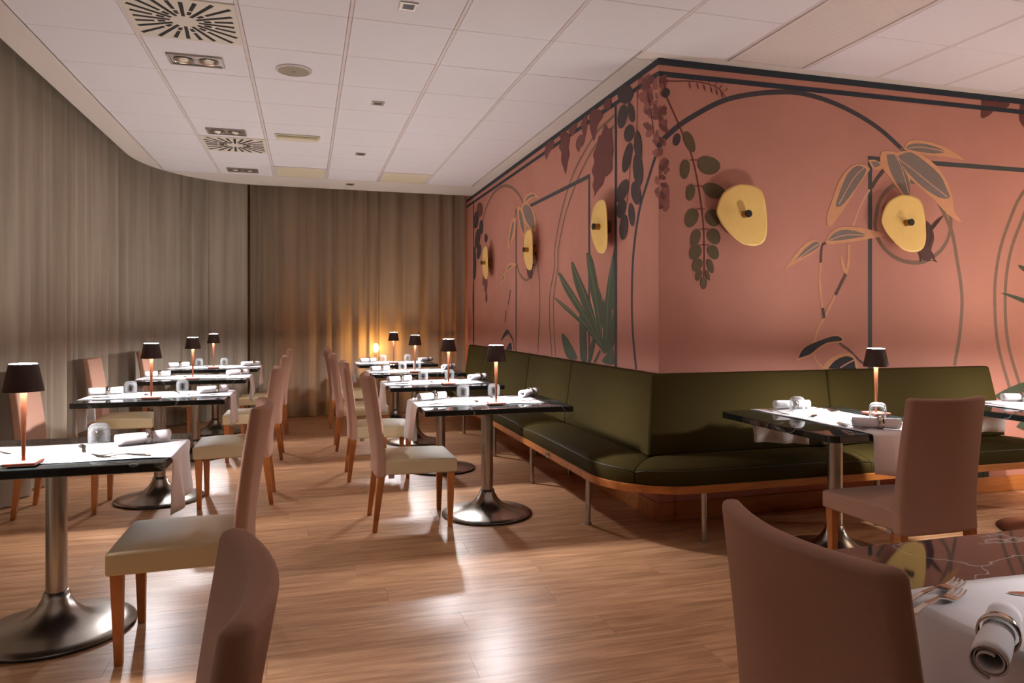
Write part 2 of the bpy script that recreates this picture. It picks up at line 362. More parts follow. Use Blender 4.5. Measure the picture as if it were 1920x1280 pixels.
('F','poly','oliveleaf',5,0,[(2.675,2.132),(2.655,2.115),(2.625,2.105),(2.592,2.104),(2.56,2.112),(2.534,2.13),(2.518,2.152),(2.515,2.176),(2.527,2.195),(2.555,2.206),(2.593,2.206),(2.633,2.195),(2.664,2.176),(2.679,2.154)]),
('F','poly','oliveleaf',5,0,[(2.472,1.956),(2.454,1.931),(2.433,1.913),(2.412,1.906),(2.394,1.911),(2.382,1.928),(2.378,1.953),(2.382,1.981),(2.395,2.007),(2.416,2.025),(2.44,2.032),(2.462,2.025),(2.477,2.008),(2.48,1.983)]),
('F','poly','oliveleaf',5,0,[(2.638,1.998),(2.643,1.972),(2.638,1.947),(2.624,1.929),(2.604,1.92),(2.58,1.921),(2.556,1.933),(2.537,1.952),(2.527,1.976),(2.531,2),(2.547,2.02),(2.572,2.031),(2.6,2.031),(2.623,2.019)]),
('F','poly','oliveleaf',5,0,[(2.491,1.831),(2.478,1.806),(2.462,1.787),(2.445,1.778),(2.431,1.781),(2.422,1.795),(2.418,1.818),(2.421,1.846),(2.431,1.871),(2.446,1.89),(2.465,1.899),(2.482,1.895),(2.494,1.881),(2.497,1.858)]),
('F','poly','oliveleaf',5,0,[(2.639,1.871),(2.644,1.847),(2.64,1.825),(2.629,1.808),(2.611,1.801),(2.59,1.803),(2.568,1.814),(2.551,1.832),(2.542,1.854),(2.544,1.876),(2.558,1.894),(2.58,1.904),(2.604,1.903),(2.625,1.891)]),
('F','poly','oliveleaf',5,0,[(2.497,1.732),(2.482,1.713),(2.463,1.699),(2.445,1.694),(2.429,1.699),(2.417,1.713),(2.412,1.734),(2.415,1.757),(2.426,1.777),(2.443,1.791),(2.465,1.795),(2.485,1.789),(2.499,1.774),(2.503,1.754)]),
('F','poly','oliveleaf',5,0,[(2.627,1.764),(2.632,1.743),(2.63,1.723),(2.62,1.708),(2.606,1.702),(2.587,1.704),(2.568,1.715),(2.553,1.732),(2.545,1.752),(2.546,1.771),(2.558,1.787),(2.576,1.795),(2.597,1.793),(2.615,1.783)]),
('F','poly','oliveleaf',5,0,[(2.503,1.648),(2.489,1.632),(2.472,1.621),(2.456,1.618),(2.443,1.623),(2.435,1.636),(2.433,1.654),(2.438,1.674),(2.448,1.691),(2.465,1.702),(2.483,1.705),(2.499,1.698),(2.51,1.685),(2.511,1.667)]),
('F','poly','oliveleaf',5,0,[(2.591,1.662),(2.594,1.641),(2.592,1.623),(2.587,1.612),(2.578,1.609),(2.566,1.616),(2.555,1.631),(2.545,1.651),(2.54,1.672),(2.541,1.69),(2.548,1.701),(2.56,1.704),(2.572,1.698),(2.583,1.683)]),
('F','poly','oliveleaf',5,0,[(2.502,1.588),(2.493,1.573),(2.481,1.562),(2.47,1.557),(2.462,1.56),(2.457,1.569),(2.455,1.584),(2.459,1.601),(2.466,1.616),(2.477,1.627),(2.49,1.632),(2.5,1.628),(2.507,1.618),(2.508,1.604)]),
('F','poly','oliveleaf',5,0,[(2.562,1.599),(2.564,1.583),(2.564,1.57),(2.561,1.562),(2.555,1.561),(2.548,1.566),(2.54,1.577),(2.533,1.592),(2.53,1.607),(2.53,1.62),(2.534,1.628),(2.541,1.63),(2.549,1.625),(2.556,1.614)]),
('F','poly','oliveleaf',5,0,[(2.543,1.544),(2.539,1.527),(2.532,1.513),(2.523,1.506),(2.513,1.505),(2.504,1.513),(2.497,1.526),(2.494,1.543),(2.495,1.56),(2.501,1.573),(2.512,1.581),(2.524,1.581),(2.535,1.574),(2.542,1.56)]),
('F','line','redstem',5,0.006,[(2.413,2.348),(2.47,2.352)]),
('F','line','redstem',5,0.006,[(2.449,2.179),(2.514,2.182)]),
('F','line','redstem',5,0.006,[(2.463,2.029),(2.528,2.032)]),
('F','line','redstem',5,0.006,[(2.485,1.897),(2.558,1.9)]),
('F','line','redstem',5,0.006,[(2.478,1.794),(2.558,1.796)]),
('F','poly','darkcluster',5,0,[(2.344,2.471),(2.337,2.454),(2.326,2.441),(2.313,2.435),(2.302,2.437),(2.295,2.446),(2.292,2.461),(2.295,2.479),(2.302,2.496),(2.313,2.509),(2.325,2.515),(2.336,2.513),(2.344,2.504),(2.347,2.489)]),
('F','poly','darkcluster',5,0,[(2.268,2.766),(2.26,2.753),(2.249,2.744),(2.236,2.74),(2.224,2.743),(2.216,2.752),(2.212,2.764),(2.215,2.778),(2.223,2.791),(2.234,2.8),(2.247,2.803),(2.259,2.801),(2.267,2.792),(2.271,2.78)]),
('R','poly','darkcluster',5,0,[(4.528,2.873),(4.541,2.847),(4.575,2.833),(4.626,2.834),(4.684,2.851),(4.737,2.88),(4.774,2.916),(4.788,2.951),(4.774,2.978),(4.737,2.991),(4.684,2.988),(4.626,2.97),(4.575,2.941),(4.541,2.906)]),
('R','poly','darkcluster',5,0,[(4.627,2.738),(4.646,2.706),(4.677,2.686),(4.714,2.681),(4.75,2.692),(4.776,2.718),(4.788,2.753),(4.784,2.79),(4.763,2.822),(4.731,2.842),(4.694,2.846),(4.659,2.834),(4.634,2.808),(4.622,2.774)]),
('R','poly','darkcluster',5,0,[(4.505,2.741),(4.498,2.71),(4.504,2.687),(4.521,2.676),(4.545,2.681),(4.573,2.7),(4.598,2.729),(4.615,2.763),(4.622,2.795),(4.616,2.818),(4.598,2.828),(4.573,2.823),(4.546,2.803),(4.521,2.774)]),
('R','poly','darkcluster',5,0,[(4.511,2.589),(4.529,2.568),(4.56,2.556),(4.597,2.556),(4.633,2.567),(4.662,2.589),(4.676,2.615),(4.673,2.642),(4.654,2.664),(4.622,2.675),(4.585,2.675),(4.549,2.663),(4.522,2.642),(4.508,2.615)]),
('R','poly','darkcluster',5,0,[(4.555,2.429),(4.583,2.39),(4.62,2.362),(4.658,2.352),(4.689,2.361),(4.708,2.388),(4.709,2.427),(4.692,2.471),(4.662,2.51),(4.625,2.537),(4.588,2.546),(4.557,2.536),(4.54,2.51),(4.539,2.471)]),
('R','poly','darkcluster',5,0,[(4.393,2.481),(4.394,2.436),(4.406,2.402),(4.427,2.386),(4.454,2.391),(4.48,2.417),(4.501,2.458),(4.513,2.506),(4.512,2.552),(4.5,2.586),(4.478,2.602),(4.451,2.595),(4.425,2.569),(4.404,2.528)]),
('R','poly','darkcluster',5,0,[(4.376,2.319),(4.376,2.27),(4.391,2.233),(4.418,2.215),(4.452,2.22),(4.487,2.248),(4.515,2.293),(4.531,2.346),(4.531,2.396),(4.515,2.433),(4.487,2.45),(4.452,2.444),(4.418,2.415),(4.391,2.371)]),
('R','poly','darkcluster',5,0,[(4.62,2.198),(4.66,2.172),(4.71,2.156),(4.76,2.154),(4.799,2.167),(4.82,2.192),(4.817,2.225),(4.791,2.258),(4.748,2.284),(4.697,2.299),(4.649,2.3),(4.612,2.286),(4.593,2.262),(4.596,2.23)]),
('R','poly','darkcluster',5,0,[(4.408,2.168),(4.405,2.133),(4.417,2.106),(4.441,2.092),(4.474,2.095),(4.51,2.114),(4.54,2.146),(4.559,2.184),(4.562,2.221),(4.55,2.248),(4.524,2.261),(4.49,2.257),(4.455,2.237),(4.426,2.205)]),
('R','poly','darkcluster',5,0,[(4.643,2.086),(4.663,2.059),(4.694,2.041),(4.731,2.035),(4.766,2.043),(4.793,2.062),(4.805,2.09),(4.8,2.121),(4.779,2.148),(4.747,2.165),(4.71,2.171),(4.675,2.162),(4.65,2.143),(4.638,2.115)]),
('R','poly','darkcluster',5,0,[(4.61,1.952),(4.625,1.915),(4.651,1.888),(4.683,1.875),(4.715,1.879),(4.741,1.901),(4.755,1.935),(4.754,1.975),(4.738,2.013),(4.711,2.041),(4.679,2.053),(4.647,2.047),(4.622,2.025),(4.609,1.992)]),
('R','poly','darkcluster',5,0,[(4.504,2.032),(4.502,1.996),(4.51,1.969),(4.526,1.954),(4.548,1.956),(4.571,1.974),(4.591,2.005),(4.603,2.042),(4.605,2.079),(4.597,2.107),(4.58,2.121),(4.558,2.118),(4.535,2.1),(4.516,2.069)]),
('R','line','redstem',6,0.008,[(4.467,2.901),(4.473,2.606),(4.559,2.436),(4.591,2.277),(4.629,2.117)]),
('R','poly','bloom',2,0,[(4.314,2.763),(4.292,2.741),(4.303,2.73),(4.336,2.736),(4.366,2.757),(4.38,2.779),(4.377,2.79),(4.351,2.783)]),
('F','poly','bloom',2,0,[(2.249,2.566),(2.233,2.547),(2.212,2.547),(2.202,2.562),(2.212,2.583),(2.233,2.599),(2.249,2.602),(2.254,2.589)]),
('R','poly','bloom',2,0,[(4.204,2.473),(4.185,2.458),(4.191,2.449),(4.214,2.45),(4.237,2.464),(4.251,2.48),(4.25,2.488),(4.232,2.485)]),
('F','poly','bloom',2,0,[(2.262,2.084),(2.248,2.07),(2.231,2.071),(2.223,2.085),(2.233,2.102),(2.252,2.114),(2.265,2.115),(2.268,2.104)]),
('R','poly','bloomdark',3,0,[(4.161,2.636),(4.176,2.626),(4.215,2.641),(4.227,2.662),(4.2,2.672),(4.161,2.671),(4.161,2.671),(4.161,2.657)]),
('R','poly','bloom',2,0,[(4.165,2.819),(4.171,2.799),(4.207,2.801),(4.242,2.821),(4.247,2.845),(4.228,2.861),(4.205,2.863),(4.183,2.847)]),
('R','poly','bloom',2,0,[(4.25,2.518),(4.29,2.512),(4.333,2.528),(4.346,2.551),(4.315,2.563),(4.265,2.561),(4.232,2.552),(4.229,2.536)]),
('F','poly','bloomdark',3,0,[(2.238,2.648),(2.221,2.634),(2.203,2.638),(2.198,2.654),(2.212,2.67),(2.233,2.68),(2.247,2.68),(2.248,2.667)]),
('R','poly','bloom',2,0,[(4.161,2.481),(4.161,2.463),(4.186,2.459),(4.218,2.472),(4.229,2.493),(4.219,2.511),(4.202,2.516),(4.18,2.504)]),
('F','poly','bloom',2,0,[(2.218,2.663),(2.228,2.655),(2.227,2.645),(2.216,2.639),(2.204,2.644),(2.196,2.655),(2.195,2.663),(2.204,2.665)]),
('R','poly','bloomdark',3,0,[(4.169,2.68),(4.161,2.66),(4.184,2.654),(4.216,2.666),(4.234,2.688),(4.232,2.707),(4.219,2.713),(4.196,2.702)]),
('R','poly','bloom',2,0,[(4.224,2.754),(4.237,2.744),(4.264,2.749),(4.284,2.764),(4.279,2.778),(4.258,2.785),(4.239,2.783),(4.227,2.771)]),
('F','poly','bloomdark',3,0,[(2.22,2.611),(2.215,2.595),(2.201,2.589),(2.191,2.596),(2.191,2.612),(2.198,2.627),(2.208,2.634),(2.215,2.627)]),
('R','poly','bloom',2,0,[(4.359,2.863),(4.382,2.857),(4.412,2.867),(4.428,2.884),(4.412,2.894),(4.382,2.895),(4.359,2.89),(4.352,2.878)]),
('R','poly','bloom',2,0,[(4.242,2.731),(4.243,2.717),(4.265,2.716),(4.29,2.729),(4.297,2.745),(4.287,2.757),(4.273,2.76),(4.256,2.75)]),
('F','poly','bloomdark',3,0,[(2.26,2.303),(2.246,2.284),(2.225,2.283),(2.214,2.298),(2.223,2.319),(2.242,2.336),(2.258,2.34),(2.263,2.327)]),
('R','poly','bloom',2,0,[(4.279,2.886),(4.317,2.877),(4.368,2.895),(4.392,2.924),(4.366,2.94),(4.314,2.94),(4.277,2.93),(4.266,2.91)]),
('F','poly','bloom',2,0,[(2.25,2.085),(2.256,2.067),(2.246,2.054),(2.228,2.054),(2.217,2.07),(2.216,2.089),(2.221,2.1),(2.234,2.098)]),
('R','poly','bloom',2,0,[(4.26,2.549),(4.292,2.549),(4.32,2.562),(4.323,2.577),(4.296,2.582),(4.258,2.576),(4.236,2.568),(4.239,2.558)]),
('R','poly','bloom',2,0,[(4.385,2.93),(4.408,2.926),(4.438,2.936),(4.452,2.953),(4.436,2.962),(4.405,2.962),(4.383,2.955),(4.377,2.944)]),
('R','poly','bloom',2,0,[(4.28,2.701),(4.278,2.675),(4.315,2.672),(4.361,2.692),(4.377,2.722),(4.364,2.745),(4.341,2.751),(4.31,2.734)]),
('R','poly','bloom',2,0,[(4.369,2.897),(4.385,2.889),(4.415,2.896),(4.434,2.913),(4.425,2.925),(4.4,2.929),(4.38,2.926),(4.369,2.914)]),
('R','poly','bloom',2,0,[(4.234,2.859),(4.266,2.863),(4.292,2.878),(4.293,2.892),(4.265,2.893),(4.228,2.884),(4.207,2.874),(4.211,2.865)]),
('F','poly','bloom',2,0,[(2.227,2.451),(2.21,2.443),(2.197,2.449),(2.196,2.463),(2.21,2.474),(2.229,2.478),(2.24,2.476),(2.238,2.466)]),
('R','poly','bloom',2,0,[(4.221,2.722),(4.22,2.709),(4.238,2.708),(4.26,2.718),(4.268,2.732),(4.262,2.744),(4.25,2.747),(4.235,2.738)]),
('F','poly','bloom',2,0,[(2.254,2.142),(2.267,2.132),(2.266,2.119),(2.253,2.112),(2.237,2.118),(2.227,2.131),(2.226,2.141),(2.236,2.144)]),
('R','poly','bloom',2,0,[(4.285,2.729),(4.311,2.727),(4.339,2.739),(4.348,2.754),(4.327,2.76),(4.294,2.758),(4.273,2.751),(4.271,2.74)]),
('F','poly','bloom',2,0,[(2.229,2.829),(2.208,2.819),(2.191,2.826),(2.191,2.844),(2.209,2.858),(2.233,2.864),(2.247,2.861),(2.244,2.848)]),
('F','poly','bloom',2,0,[(2.248,2.111),(2.236,2.095),(2.218,2.094),(2.209,2.108),(2.217,2.125),(2.234,2.139),(2.247,2.142),(2.251,2.131)]),
('R','poly','bloomdark',3,0,[(4.304,2.842),(4.349,2.841),(4.395,2.863),(4.406,2.888),(4.369,2.896),(4.313,2.888),(4.278,2.875),(4.277,2.858)]),
('F','poly','bloomdark',3,0,[(2.211,2.622),(2.201,2.601),(2.191,2.596),(2.191,2.61),(2.191,2.632),(2.191,2.651),(2.201,2.657),(2.209,2.646)]),
('F','poly','bloomdark',3,0,[(2.221,2.472),(2.229,2.454),(2.218,2.439),(2.199,2.438),(2.191,2.454),(2.191,2.475),(2.191,2.486),(2.203,2.484)]),
('F','poly','bloom',2,0,[(2.206,2.049),(2.191,2.039),(2.191,2.046),(2.191,2.064),(2.191,2.077),(2.208,2.083),(2.221,2.08),(2.22,2.067)]),
('F','poly','bloom',2,0,[(2.222,2.838),(2.207,2.83),(2.195,2.834),(2.194,2.846),(2.206,2.857),(2.223,2.862),(2.232,2.86),(2.231,2.851)]),
('R','poly','bloomdark',3,0,[(4.315,2.882),(4.328,2.864),(4.367,2.87),(4.401,2.892),(4.4,2.914),(4.374,2.927),(4.347,2.926),(4.327,2.909)]),
('F','poly','bloom',2,0,[(2.208,2.085),(2.199,2.079),(2.191,2.082),(2.191,2.09),(2.196,2.097),(2.207,2.101),(2.214,2.1),(2.213,2.094)]),
('R','poly','bloomdark',3,0,[(4.161,2.13),(4.164,2.116),(4.198,2.124),(4.214,2.141),(4.196,2.155),(4.161,2.161),(4.161,2.162),(4.161,2.15)]),
('F','poly','bloom',2,0,[(2.245,2.441),(2.238,2.428),(2.225,2.426),(2.217,2.434),(2.22,2.448),(2.231,2.459),(2.24,2.463),(2.244,2.456)]),
('F','poly','bloom',2,0,[(2.256,2.127),(2.253,2.112),(2.24,2.106),(2.228,2.112),(2.227,2.127),(2.234,2.142),(2.243,2.149),(2.25,2.142)]),
('R','poly','bloom',2,0,[(4.189,2.849),(4.222,2.847),(4.257,2.862),(4.268,2.882),(4.242,2.89),(4.201,2.885),(4.175,2.876),(4.172,2.863)]),
('R','poly','bloom',2,0,[(4.233,2.803),(4.242,2.782),(4.281,2.785),(4.318,2.807),(4.322,2.832),(4.3,2.848),(4.274,2.849),(4.25,2.832)]),
('F','poly','bloom',2,0,[(2.253,2.179),(2.25,2.168),(2.241,2.164),(2.232,2.168),(2.232,2.179),(2.238,2.19),(2.244,2.195),(2.249,2.19)]),
('F','poly','bloomdark',3,0,[(2.204,2.225),(2.203,2.212),(2.192,2.206),(2.191,2.211),(2.191,2.224),(2.191,2.237),(2.191,2.242),(2.198,2.238)]),
('R','poly','bloom',2,0,[(4.34,2.854),(4.378,2.853),(4.418,2.871),(4.429,2.893),(4.398,2.901),(4.35,2.894),(4.32,2.883),(4.318,2.869)]),
('F','poly','bloomdark',3,0,[(2.237,2.562),(2.254,2.548),(2.251,2.53),(2.232,2.521),(2.211,2.531),(2.198,2.549),(2.198,2.563),(2.212,2.567)]),
('R','poly','bloomdark',3,0,[(4.241,2.766),(4.239,2.741),(4.274,2.739),(4.316,2.758),(4.332,2.786),(4.32,2.808),(4.298,2.814),(4.269,2.797)]),
('F','poly','bloom',2,0,[(2.225,2.772),(2.234,2.76),(2.23,2.748),(2.216,2.744),(2.204,2.753),(2.198,2.767),(2.199,2.776),(2.209,2.777)]),
('R','poly','bloom',2,0,[(4.161,2.616),(4.178,2.6),(4.221,2.611),(4.247,2.634),(4.231,2.653),(4.191,2.659),(4.161,2.655),(4.161,2.641)]),
('R','poly','bloom',2,0,[(4.163,2.64),(4.184,2.631),(4.218,2.639),(4.237,2.657),(4.224,2.672),(4.194,2.676),(4.17,2.672),(4.161,2.659)]),
('R','poly','bloomdark',3,0,[(4.282,2.87),(4.273,2.842),(4.305,2.837),(4.351,2.856),(4.374,2.886),(4.37,2.912),(4.351,2.92),(4.318,2.903)]),
('F','poly','bloom',2,0,[(2.253,2.033),(2.247,2.017),(2.231,2.013),(2.22,2.022),(2.221,2.039),(2.233,2.054),(2.243,2.059),(2.251,2.051)]),
('F','poly','bloomdark',3,0,[(2.237,2.114),(2.243,2.095),(2.231,2.081),(2.212,2.082),(2.201,2.098),(2.2,2.119),(2.207,2.131),(2.22,2.128)]),
('F','poly','bloomdark',3,0,[(2.23,2.236),(2.241,2.224),(2.236,2.211),(2.222,2.207),(2.209,2.216),(2.202,2.231),(2.203,2.241),(2.214,2.242)]),
('F','poly','bloom',2,0,[(2.201,2.615),(2.211,2.606),(2.209,2.594),(2.197,2.589),(2.191,2.596),(2.191,2.608),(2.191,2.617),(2.191,2.618)]),
('R','poly','bloom',2,0,[(4.161,2.208),(4.161,2.188),(4.161,2.176),(4.194,2.186),(4.211,2.208),(4.206,2.23),(4.191,2.237),(4.165,2.227)]),
('R','poly','bloomdark',3,0,[(4.161,2.617),(4.161,2.604),(4.161,2.597),(4.182,2.606),(4.19,2.621),(4.186,2.633),(4.175,2.636),(4.161,2.629)]),
('R','poly','bloom',2,0,[(4.161,2.757),(4.161,2.741),(4.161,2.73),(4.189,2.739),(4.208,2.759),(4.21,2.778),(4.2,2.785),(4.178,2.775)]),
('F','poly','bloomdark',3,0,[(2.241,2.851),(2.222,2.832),(2.199,2.832),(2.191,2.85),(2.203,2.873),(2.227,2.889),(2.244,2.892),(2.248,2.877)]),
('F','poly','bloom',2,0,[(2.216,2.067),(2.214,2.051),(2.201,2.043),(2.191,2.049),(2.191,2.065),(2.192,2.081),(2.201,2.089),(2.209,2.082)]),
('F','poly','bloom',2,0,[(2.257,2.096),(2.271,2.081),(2.266,2.064),(2.248,2.058),(2.23,2.069),(2.219,2.089),(2.22,2.102),(2.235,2.104)]),
('F','poly','bloom',2,0,[(2.238,2.321),(2.223,2.308),(2.206,2.31),(2.2,2.324),(2.211,2.34),(2.23,2.35),(2.242,2.351),(2.245,2.34)]),
('F','poly','bloom',2,0,[(2.227,2.081),(2.212,2.071),(2.197,2.075),(2.193,2.088),(2.205,2.101),(2.223,2.109),(2.235,2.108),(2.235,2.097)]),
('R','poly','bloomdark',3,0,[(4.254,2.671),(4.267,2.659),(4.297,2.664),(4.319,2.68),(4.314,2.695),(4.291,2.703),(4.271,2.702),(4.258,2.689)]),
('F','poly','bloom',2,0,[(2.223,2.112),(2.212,2.101),(2.198,2.102),(2.193,2.113),(2.201,2.126),(2.216,2.135),(2.226,2.135),(2.228,2.127)]),
('R','poly','bloom',2,0,[(4.293,2.597),(4.299,2.584),(4.323,2.586),(4.345,2.598),(4.347,2.613),(4.332,2.623),(4.316,2.624),(4.302,2.614)]),
('R','poly','bloom',2,0,[(4.161,2.379),(4.161,2.358),(4.201,2.362),(4.231,2.382),(4.224,2.403),(4.194,2.416),(4.167,2.416),(4.161,2.403)]),
('F','poly','bloom',2,0,[(2.244,2.817),(2.219,2.801),(2.195,2.807),(2.191,2.829),(2.211,2.85),(2.241,2.862),(2.259,2.861),(2.259,2.844)]),
('R','poly','bloomdark',3,0,[(4.299,2.693),(4.284,2.674),(4.298,2.666),(4.327,2.673),(4.349,2.691),(4.357,2.71),(4.351,2.718),(4.329,2.711)]),
('F','poly','bloom',2,0,[(2.251,2.132),(2.256,2.122),(2.251,2.113),(2.24,2.112),(2.232,2.121),(2.23,2.133),(2.232,2.14),(2.24,2.139)]),
('F','poly','bloom',2,0,[(2.217,2.066),(2.207,2.049),(2.191,2.047),(2.191,2.059),(2.191,2.077),(2.199,2.091),(2.211,2.096),(2.217,2.086)]),
('F','poly','bloom',2,0,[(2.22,2.07),(2.23,2.057),(2.225,2.045),(2.211,2.042),(2.198,2.051),(2.192,2.066),(2.193,2.076),(2.204,2.077)]),
('R','poly','bloomdark',3,0,[(4.293,2.906),(4.271,2.888),(4.275,2.877),(4.3,2.88),(4.327,2.896),(4.345,2.916),(4.346,2.925),(4.326,2.921)]),
('F','poly','bloom',2,0,[(2.24,2.66),(2.227,2.642),(2.206,2.64),(2.195,2.654),(2.204,2.675),(2.223,2.691),(2.237,2.696),(2.243,2.683)]),
('F','poly','bloom',2,0,[(2.27,2.068),(2.265,2.051),(2.249,2.044),(2.236,2.053),(2.236,2.07),(2.246,2.087),(2.256,2.094),(2.265,2.086)]),
('F','poly','bloomdark',3,0,[(2.22,2.295),(2.231,2.282),(2.225,2.268),(2.21,2.264),(2.196,2.274),(2.191,2.291),(2.191,2.301),(2.203,2.302)]),
('R','poly','bloom',2,0,[(4.266,2.518),(4.29,2.515),(4.314,2.525),(4.322,2.538),(4.303,2.544),(4.274,2.543),(4.255,2.537),(4.254,2.528)]),
('F','poly','bloom',2,0,[(2.218,2.589),(2.224,2.568),(2.21,2.552),(2.191,2.553),(2.191,2.573),(2.191,2.598),(2.191,2.61),(2.2,2.606)]),
('R','poly','bloomdark',3,0,[(4.288,2.604),(4.249,2.579),(4.252,2.559),(4.29,2.559),(4.336,2.581),(4.369,2.61),(4.374,2.627),(4.342,2.623)]),
('R','poly','bloom',2,0,[(4.305,2.802),(4.344,2.796),(4.391,2.814),(4.409,2.839),(4.379,2.852),(4.329,2.849),(4.294,2.839),(4.288,2.822)]),
('R','poly','bloomdark',3,0,[(4.161,2.45),(4.161,2.432),(4.161,2.417),(4.17,2.416),(4.2,2.437),(4.213,2.461),(4.207,2.473),(4.18,2.465)]),
('F','poly','bloom',2,0,[(2.255,2.013),(2.236,2.002),(2.22,2.008),(2.217,2.024),(2.232,2.039),(2.254,2.046),(2.268,2.044),(2.267,2.031)]),
('F','poly','bloom',2,0,[(2.255,2.181),(2.267,2.169),(2.263,2.155),(2.248,2.15),(2.232,2.159),(2.224,2.174),(2.224,2.185),(2.236,2.187)]),
('F','poly','bloom',2,0,[(2.217,2.096),(2.202,2.085),(2.191,2.09),(2.191,2.104),(2.195,2.117),(2.214,2.124),(2.226,2.123),(2.226,2.113)]),
('R','poly','bloom',2,0,[(4.181,2.846),(4.207,2.844),(4.236,2.857),(4.245,2.873),(4.225,2.88),(4.191,2.877),(4.17,2.869),(4.167,2.858)]),
('F','poly','bloomdark',3,0,[(2.242,2.66),(2.247,2.641),(2.234,2.627),(2.215,2.628),(2.205,2.646),(2.206,2.667),(2.213,2.679),(2.226,2.675)]),
('F','poly','bloom',2,0,[(2.269,2.123),(2.259,2.105),(2.241,2.101),(2.228,2.113),(2.233,2.133),(2.248,2.15),(2.261,2.155),(2.268,2.144)]),
('F','poly','bloom',2,0,[(2.216,2.401),(2.221,2.378),(2.206,2.363),(2.191,2.366),(2.191,2.387),(2.191,2.411),(2.191,2.424),(2.199,2.419)]),
('F','poly','bloom',2,0,[(2.218,2.292),(2.212,2.275),(2.197,2.27),(2.191,2.279),(2.191,2.296),(2.197,2.312),(2.207,2.318),(2.215,2.309)]),
('R','poly','bloom',2,0,[(4.329,2.769),(4.372,2.769),(4.415,2.788),(4.424,2.811),(4.389,2.819),(4.336,2.811),(4.304,2.799),(4.303,2.784)]),
('F','poly','bloom',2,0,[(2.253,2.802),(2.249,2.778),(2.229,2.767),(2.209,2.775),(2.206,2.799),(2.217,2.823),(2.23,2.834),(2.243,2.825)]),
('F','poly','bloomdark',3,0,[(2.234,2.186),(2.249,2.175),(2.248,2.161),(2.234,2.153),(2.216,2.159),(2.204,2.173),(2.203,2.184),(2.214,2.188)]),
('R','poly','bloomdark',3,0,[(4.228,2.877),(4.223,2.86),(4.242,2.857),(4.268,2.869),(4.281,2.886),(4.279,2.901),(4.268,2.906),(4.249,2.896)]),
('F','poly','bloom',2,0,[(2.249,2.267),(2.251,2.253),(2.241,2.244),(2.228,2.247),(2.223,2.26),(2.225,2.275),(2.231,2.282),(2.24,2.278)]),
('R','poly','bloomdark',3,0,[(4.233,2.863),(4.269,2.853),(4.319,2.869),(4.345,2.898),(4.321,2.915),(4.272,2.917),(4.236,2.908),(4.224,2.888)]),
('F','poly','bloom',2,0,[(2.213,2.651),(2.2,2.631),(2.191,2.629),(2.191,2.644),(2.191,2.665),(2.192,2.682),(2.207,2.687),(2.214,2.675)]),
('R','poly','bloom',2,0,[(4.352,2.795),(4.401,2.796),(4.446,2.818),(4.454,2.842),(4.413,2.848),(4.355,2.839),(4.321,2.825),(4.322,2.809)]),
('F','poly','bloom',2,0,[(2.21,2.245),(2.196,2.232),(2.191,2.235),(2.191,2.249),(2.191,2.264),(2.203,2.273),(2.215,2.274),(2.217,2.263)]),
('R','poly','bloom',2,0,[(4.188,2.398),(4.161,2.38),(4.163,2.366),(4.191,2.366),(4.224,2.38),(4.246,2.401),(4.249,2.412),(4.226,2.41)]),
('F','poly','bloom',2,0,[(2.237,2.664),(2.227,2.653),(2.214,2.652),(2.208,2.662),(2.214,2.675),(2.227,2.685),(2.236,2.687),(2.239,2.679)]),
('F','poly','bloomdark',3,0,[(2.214,2.04),(2.22,2.031),(2.215,2.022),(2.206,2.021),(2.198,2.028),(2.195,2.039),(2.197,2.046),(2.204,2.045)]),
('F','poly','bloom',2,0,[(2.251,2.349),(2.262,2.336),(2.258,2.322),(2.243,2.317),(2.228,2.326),(2.22,2.342),(2.221,2.353),(2.232,2.354)]),
('F','poly','bloomdark',3,0,[(2.254,2.536),(2.26,2.524),(2.253,2.513),(2.24,2.512),(2.231,2.522),(2.228,2.536),(2.232,2.544),(2.241,2.544)]),
('F','poly','bloom',2,0,[(2.244,2.802),(2.239,2.785),(2.225,2.779),(2.212,2.786),(2.212,2.803),(2.222,2.819),(2.232,2.826),(2.24,2.819)]),
('R','poly','bloom',2,0,[(4.161,2.121),(4.161,2.104),(4.161,2.089),(4.162,2.087),(4.192,2.105),(4.205,2.127),(4.2,2.138),(4.174,2.133)]),
('F','poly','bloom',2,0,[(2.202,2.864),(2.21,2.851),(2.204,2.839),(2.191,2.837),(2.191,2.848),(2.191,2.863),(2.191,2.873),(2.191,2.872)]),
('R','poly','bloom',2,0,[(4.207,2.644),(4.225,2.625),(4.27,2.632),(4.305,2.656),(4.299,2.68),(4.266,2.693),(4.236,2.692),(4.215,2.673)]),
('F','poly','bloomdark',3,0,[(2.214,2.022),(2.202,2.016),(2.192,2.02),(2.191,2.03),(2.2,2.039),(2.214,2.042),(2.222,2.041),(2.221,2.033)]),
('F','poly','bloom',2,0,[(2.257,2.317),(2.246,2.31),(2.236,2.313),(2.234,2.322),(2.242,2.331),(2.255,2.336),(2.263,2.335),(2.263,2.328)]),
('F','poly','bloom',2,0,[(2.244,2.344),(2.25,2.334),(2.245,2.325),(2.234,2.323),(2.225,2.331),(2.221,2.343),(2.223,2.351),(2.232,2.351)]),
('R','poly','bloomdark',3,0,[(4.161,2.51),(4.161,2.492),(4.161,2.481),(4.184,2.489),(4.199,2.51),(4.196,2.529),(4.182,2.535),(4.161,2.525)]),
('F','poly','bloom',2,0,[(2.244,2.185),(2.251,2.176),(2.247,2.168),(2.238,2.165),(2.229,2.172),(2.225,2.182),(2.226,2.189),(2.233,2.189)]),
('R','poly','bloom',2,0,[(4.17,2.705),(4.182,2.695),(4.207,2.699),(4.227,2.714),(4.223,2.727),(4.203,2.734),(4.185,2.733),(4.173,2.722)]),
('F','poly','bloom',2,0,[(2.218,2.618),(2.232,2.598),(2.222,2.579),(2.2,2.574),(2.191,2.591),(2.191,2.616),(2.191,2.631),(2.194,2.63)]),
